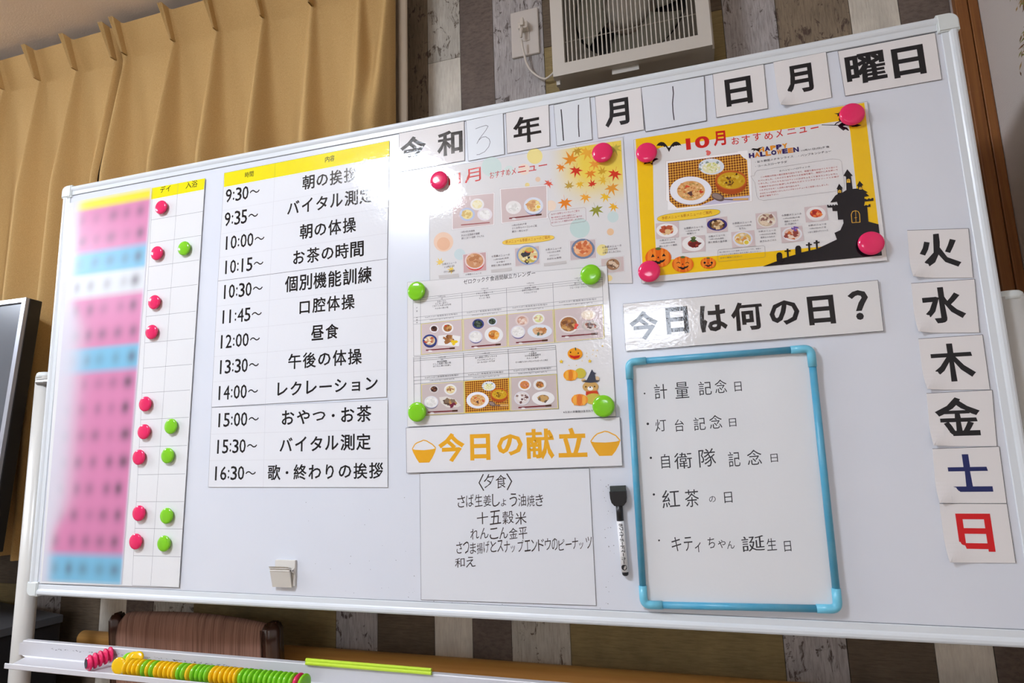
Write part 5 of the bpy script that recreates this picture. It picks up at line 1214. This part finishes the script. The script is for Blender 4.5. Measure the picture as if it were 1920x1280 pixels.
me = bpy.data.meshes.new('lettering'); me.from_pydata(V, [], Fs); me.materials.append(mat('pen_ink', (24, 24, 28), .4)); o = bpy.data.objects.new('lettering', me); COL.objects.link(o); o.parent = mp_

# ============================================================ wall socket with plug and cord
pl = empty('wall_socket', (1.059, WALL - .003, 2.16), 'white wall socket plate on the plank wall, left of the extractor fan', 'socket')
PLM = mat('plate_white', (214, 206, 198), .25, None, .5)
mobj('cover_plate', boxm((-.0345, -.008, -.0605), (.0345, 0, .0605), .0035), PLM, pl, smooth=False)
mobj('socket_insert', boxm((-.012, -.0095, -.024), (.012, -.008, .024), .0005), PLM, pl)
cord = empty('power_cord', (1.059, .27, 2.165), 'white power cord with its plug, running from the socket to the extractor fan', 'cord'); o0 = Vector(cord.location)
PCM = mat('cord_white', (212, 202, 190), .35)
bm = bmesh.new(); box(bm, (-.012, .000, -.006), (.012, .0205, .012), .003); box(bm, (-.005, -.006, -.002), (.004, .004, .018), .002); mobj('plug', bm, PCM, cord)
bm = bmesh.new(); tube(bm, [(-.002, .004, -.002), (-.004, .000, -.014), (-.0045, 0, -.03)], [.0055, .0045, .003], 12); mobj('strain_relief', bm, PCM, cord, smooth=True)
pts = [bp(978, 75, .27), bp(980, 90, .272), bp(983, 103, .275), bp(988, 120, .277), bp(997, 134, .278), bp(1010, 144, .279), bp(1022, 148, .28), bp(1032, 142, .28), bp(1040, 134, .28), bp(1050, 124, .28)]
P2 = []
for i in range(len(pts) - 1):
    p0, p1, p2, p3 = pts[max(i - 1, 0)], pts[i], pts[i + 1], pts[min(i + 2, len(pts) - 1)]
    for k in range(5):
        t = k / 5; P2.append(.5 * ((2 * p1) + (-p0 + p2) * t + (2 * p0 - 5 * p1 + 4 * p2 - p3) * t * t + (-p0 + 3 * p1 - 3 * p2 + p3) * t ** 3))
P2.append(pts[-1]); bm = bmesh.new(); tube(bm, [q - o0 for q in P2], .0026, 10); mobj('cable', bm, PCM, cord, smooth=True)

# ============================================================ extractor fan
FX0, FX1, FZ0, FZ1, FY = 1.1425, 1.4742, 1.9685, 2.300, .20
fan = empty('extractor_fan', ((FX0 + FX1) / 2, WALL - .003, FZ0), 'square white extractor fan with a slatted grille, above the top edge of the board', 'fan'); o0 = Vector(fan.location)
FM = mat('fan_white', (206, 199, 188), .4, None, .4)
def fp(name, a, b, m=FM, bev=0, par=None): return mobj(name, boxm(Vector(a) - o0, Vector(b) - o0, bev), m, par or fan)
IX0, IX1, IZ0, IZ1 = 1.1695, 1.4478, 1.9965, 2.275
gr = None
bm = bmesh.new()
box(bm, Vector((FX0, FY - .004, FZ0)) - o0, Vector((FX1, FY + .012, IZ0)) - o0); box(bm, Vector((FX0, FY - .004, IZ1)) - o0, Vector((FX1, FY + .012, FZ1)) - o0)
box(bm, Vector((FX0, FY - .004, IZ0)) - o0, Vector((IX0, FY + .012, IZ1)) - o0); box(bm, Vector((IX1, FY - .004, IZ0)) - o0, Vector((FX1, FY + .012, IZ1)) - o0)
bmesh.ops.remove_doubles(bm, verts=bm.verts, dist=1e-5)
gr = mobj('grille_frame', bm, FM, fan)
n = 29
for i in range(n):
    x = IX0 + (IX1 - IX0) * (i + .8) / (n + .6)
    o = bpy.data.objects.new('slat', bpy.data.meshes['slat_mesh'] if 'slat_mesh' in bpy.data.meshes else None)
    if o.data is None:
        bpy.data.objects.remove(o); bm = boxm((-.0012, -.003, 0), (.0012, .006, IZ1 - IZ0), .0006); me = bpy.data.meshes.new('slat_mesh'); bm.to_mesh(me); bm.free(); me.materials.append(FM); o = bpy.data.objects.new('slat', me)
    COL.objects.link(o); o.parent = gr; o.location = Vector((x, FY, IZ0)) - o0
bm = bmesh.new(); tube(bm, [Vector((IX0, FY + .007, 2.052)) - o0, Vector((IX1, FY + .007, 2.052)) - o0], .0011, 8); mobj('cross_wire', bm, FM, gr)
bm = bmesh.new(); tube(bm, [Vector((IX0, FY + .007, 2.20)) - o0, Vector((IX1, FY + .007, 2.20)) - o0], .0011, 8); mobj('cross_wire', bm, FM, gr)
# housing behind the grille: four sides, back plate
fp('housing', (1.141, FY + .030, 1.981), (1.480, WALL - .003, 1.990)); fp('housing', (1.141, FY + .030, 2.290), (1.480, WALL - .003, 2.298))
fp('housing', (1.141, FY + .030, 1.990), (1.149, WALL - .003, 2.290)); fp('housing', (1.472, FY + .030, 1.990), (1.480, WALL - .003, 2.290))
fp('neck', (1.152, FY + .012, 1.975), (1.470, FY + .030, 1.987)); fp('neck', (1.152, FY + .012, 2.285), (1.470, FY + .030, 2.295)); fp('neck', (1.152, FY + .012, 1.987), (1.160, FY + .030, 2.285)); fp('neck', (1.462, FY + .012, 1.987), (1.470, FY + .030, 2.285))
fp('back_plate', (1.149, WALL - .012, 1.990), (1.472, WALL - .004, 2.290), mat('fan_dark', (40, 40, 38), .6))
# orifice ring
HC = Vector((1.309, .262, 2.140)); bm = bmesh.new()
n = 40; R1 = .128
sq = []
for k in range(n):
    t = 2 * math.pi * (k + .5) / n; cx, cz = math.cos(t), math.sin(t); m_ = max(abs(cx), abs(cz)); sq.append((cx / m_ * .1612, cz / m_ * .150))
A = [bm.verts.new(HC + Vector((a, -.018, b)) - o0) for a, b in sq]
B = [bm.verts.new(HC + Vector((R1 * math.cos(2 * math.pi * (k + .5) / n), -.014, R1 * math.sin(2 * math.pi * (k + .5) / n))) - o0) for k in range(n)]
Cc = [bm.verts.new(HC + Vector((R1 * .97 * math.cos(2 * math.pi * (k + .5) / n), .020, R1 * .97 * math.sin(2 * math.pi * (k + .5) / n))) - o0) for k in range(n)]
for k in range(n): bm.faces.new((A[k], A[(k + 1) % n], B[(k + 1) % n], B[k])); bm.faces.new((B[k], B[(k + 1) % n], Cc[(k + 1) % n], Cc[k]))
mobj('orifice_ring', bm, mat('fan_inner', (150, 144, 132), .5), fan, smooth=True)
bm = bmesh.new(); lathe(bm, [(.050, 0), (.050, .014), (.046, .022), (.030, .026), (.0001, .027)], 32, 'Y')
for v in bm.verts: v.co += HC + Vector((0, .004, 0)) - o0
hb = mobj('hub', bm, mat('fan_hub', (196, 190, 178), .35), fan, smooth=True)
bm = bmesh.new(); lathe(bm, [(.060, -.002), (.060, .004), (.052, .006)], 32, 'Y')
for v in bm.verts: v.co += HC + Vector((0, .004, 0)) - o0
mobj('hub_ring', bm, mat('fan_ring', (140, 128, 114), .4), fan, smooth=True)
for kb in range(3):
    bm = bmesh.new(); A = []
    for i in range(15):
        u = i / 14
        row = []
        for j in range(6):
            rr = .052 + (R1 - .060) * j / 5; t = math.radians(kb * 120 - 126 + 97 * u + 10 * (j / 5)); row.append(bm.verts.new(HC + Vector((rr * math.cos(t), .012 - .022 * u, rr * math.sin(t))) - o0))
        A.append(row)
    for r0, r1_ in zip(A, A[1:]):
        for j in range(5): bm.faces.new((r0[j], r0[j + 1], r1_[j + 1], r1_[j]))
    b_ = mobj('blade', bm, mat('fan_blade', (158, 156, 140), .4), fan, smooth=True); sm = b_.modifiers.new('s', 'SOLIDIFY'); sm.thickness = .0015
fp('pull_tab', (1.268, FY + .0125, 1.957), (1.325, FY + .016, 1.976), mat('tab_white', (200, 196, 188), .4))
fp('corner_foot', (1.146, FY + .0125, 1.958), (1.154, FY + .022, 1.975), mat('tab_white', (200, 196, 188), .4))

# ============================================================ dried sprays hanging on the right wall
dw = empty('dried_wreath', (1.9715, .05, 1.90), 'brown dried plant bunch hanging on the grey wall at the right edge of the picture', 'dried plant'); o0 = Vector(dw.location)
DM = [mat('dry_%d' % i, a, .8) for i, a in enumerate(((150, 116, 62), (110, 78, 44), (126, 122, 62)))]
rq = random.Random(9); bms = [bmesh.new() for _ in DM]
for i in range(900):
    t = rq.random(); z = 2.04 - .32 * t; 
    if .52 < t < .62: continue
    yedge = .158 + .012 * math.sin(t * 9) - .05 * max(0, t - .15) + (0 if t < .5 else -.006)
    y = yedge - abs(rq.gauss(0, .05)); x = 1.965 - abs(rq.gauss(0, .008)); b = bms[rq.randrange(3)]
    P = Vector((x, y, z)); d = Vector((rq.uniform(-.5, .1), rq.uniform(-.2, 1.0), rq.uniform(-1.3, .1))).normalized() * rq.uniform(.008, .018); s_ = d.cross(Vector((1, .2, .3))).normalized() * .0016
    P2_ = P + d
    if P2_.x > 1.970: P2_.x = 1.970
    vs = [b.verts.new(q - o0) for q in (P, P + d * .5 + s_, P2_, P + d * .5 - s_)]; b.faces.new(vs)
for b, m_ in zip(bms, DM): o = mobj('sprigs', b, m_, dw); o['kind'] = 'stuff'
bm = bmesh.new(); tube(bm, [Vector((1.966, .10, 2.03)) - o0, Vector((1.960, .09, 1.90)) - o0, Vector((1.964, .07, 1.73)) - o0], .004, 8); mobj('stem', bm, DM[1], dw)
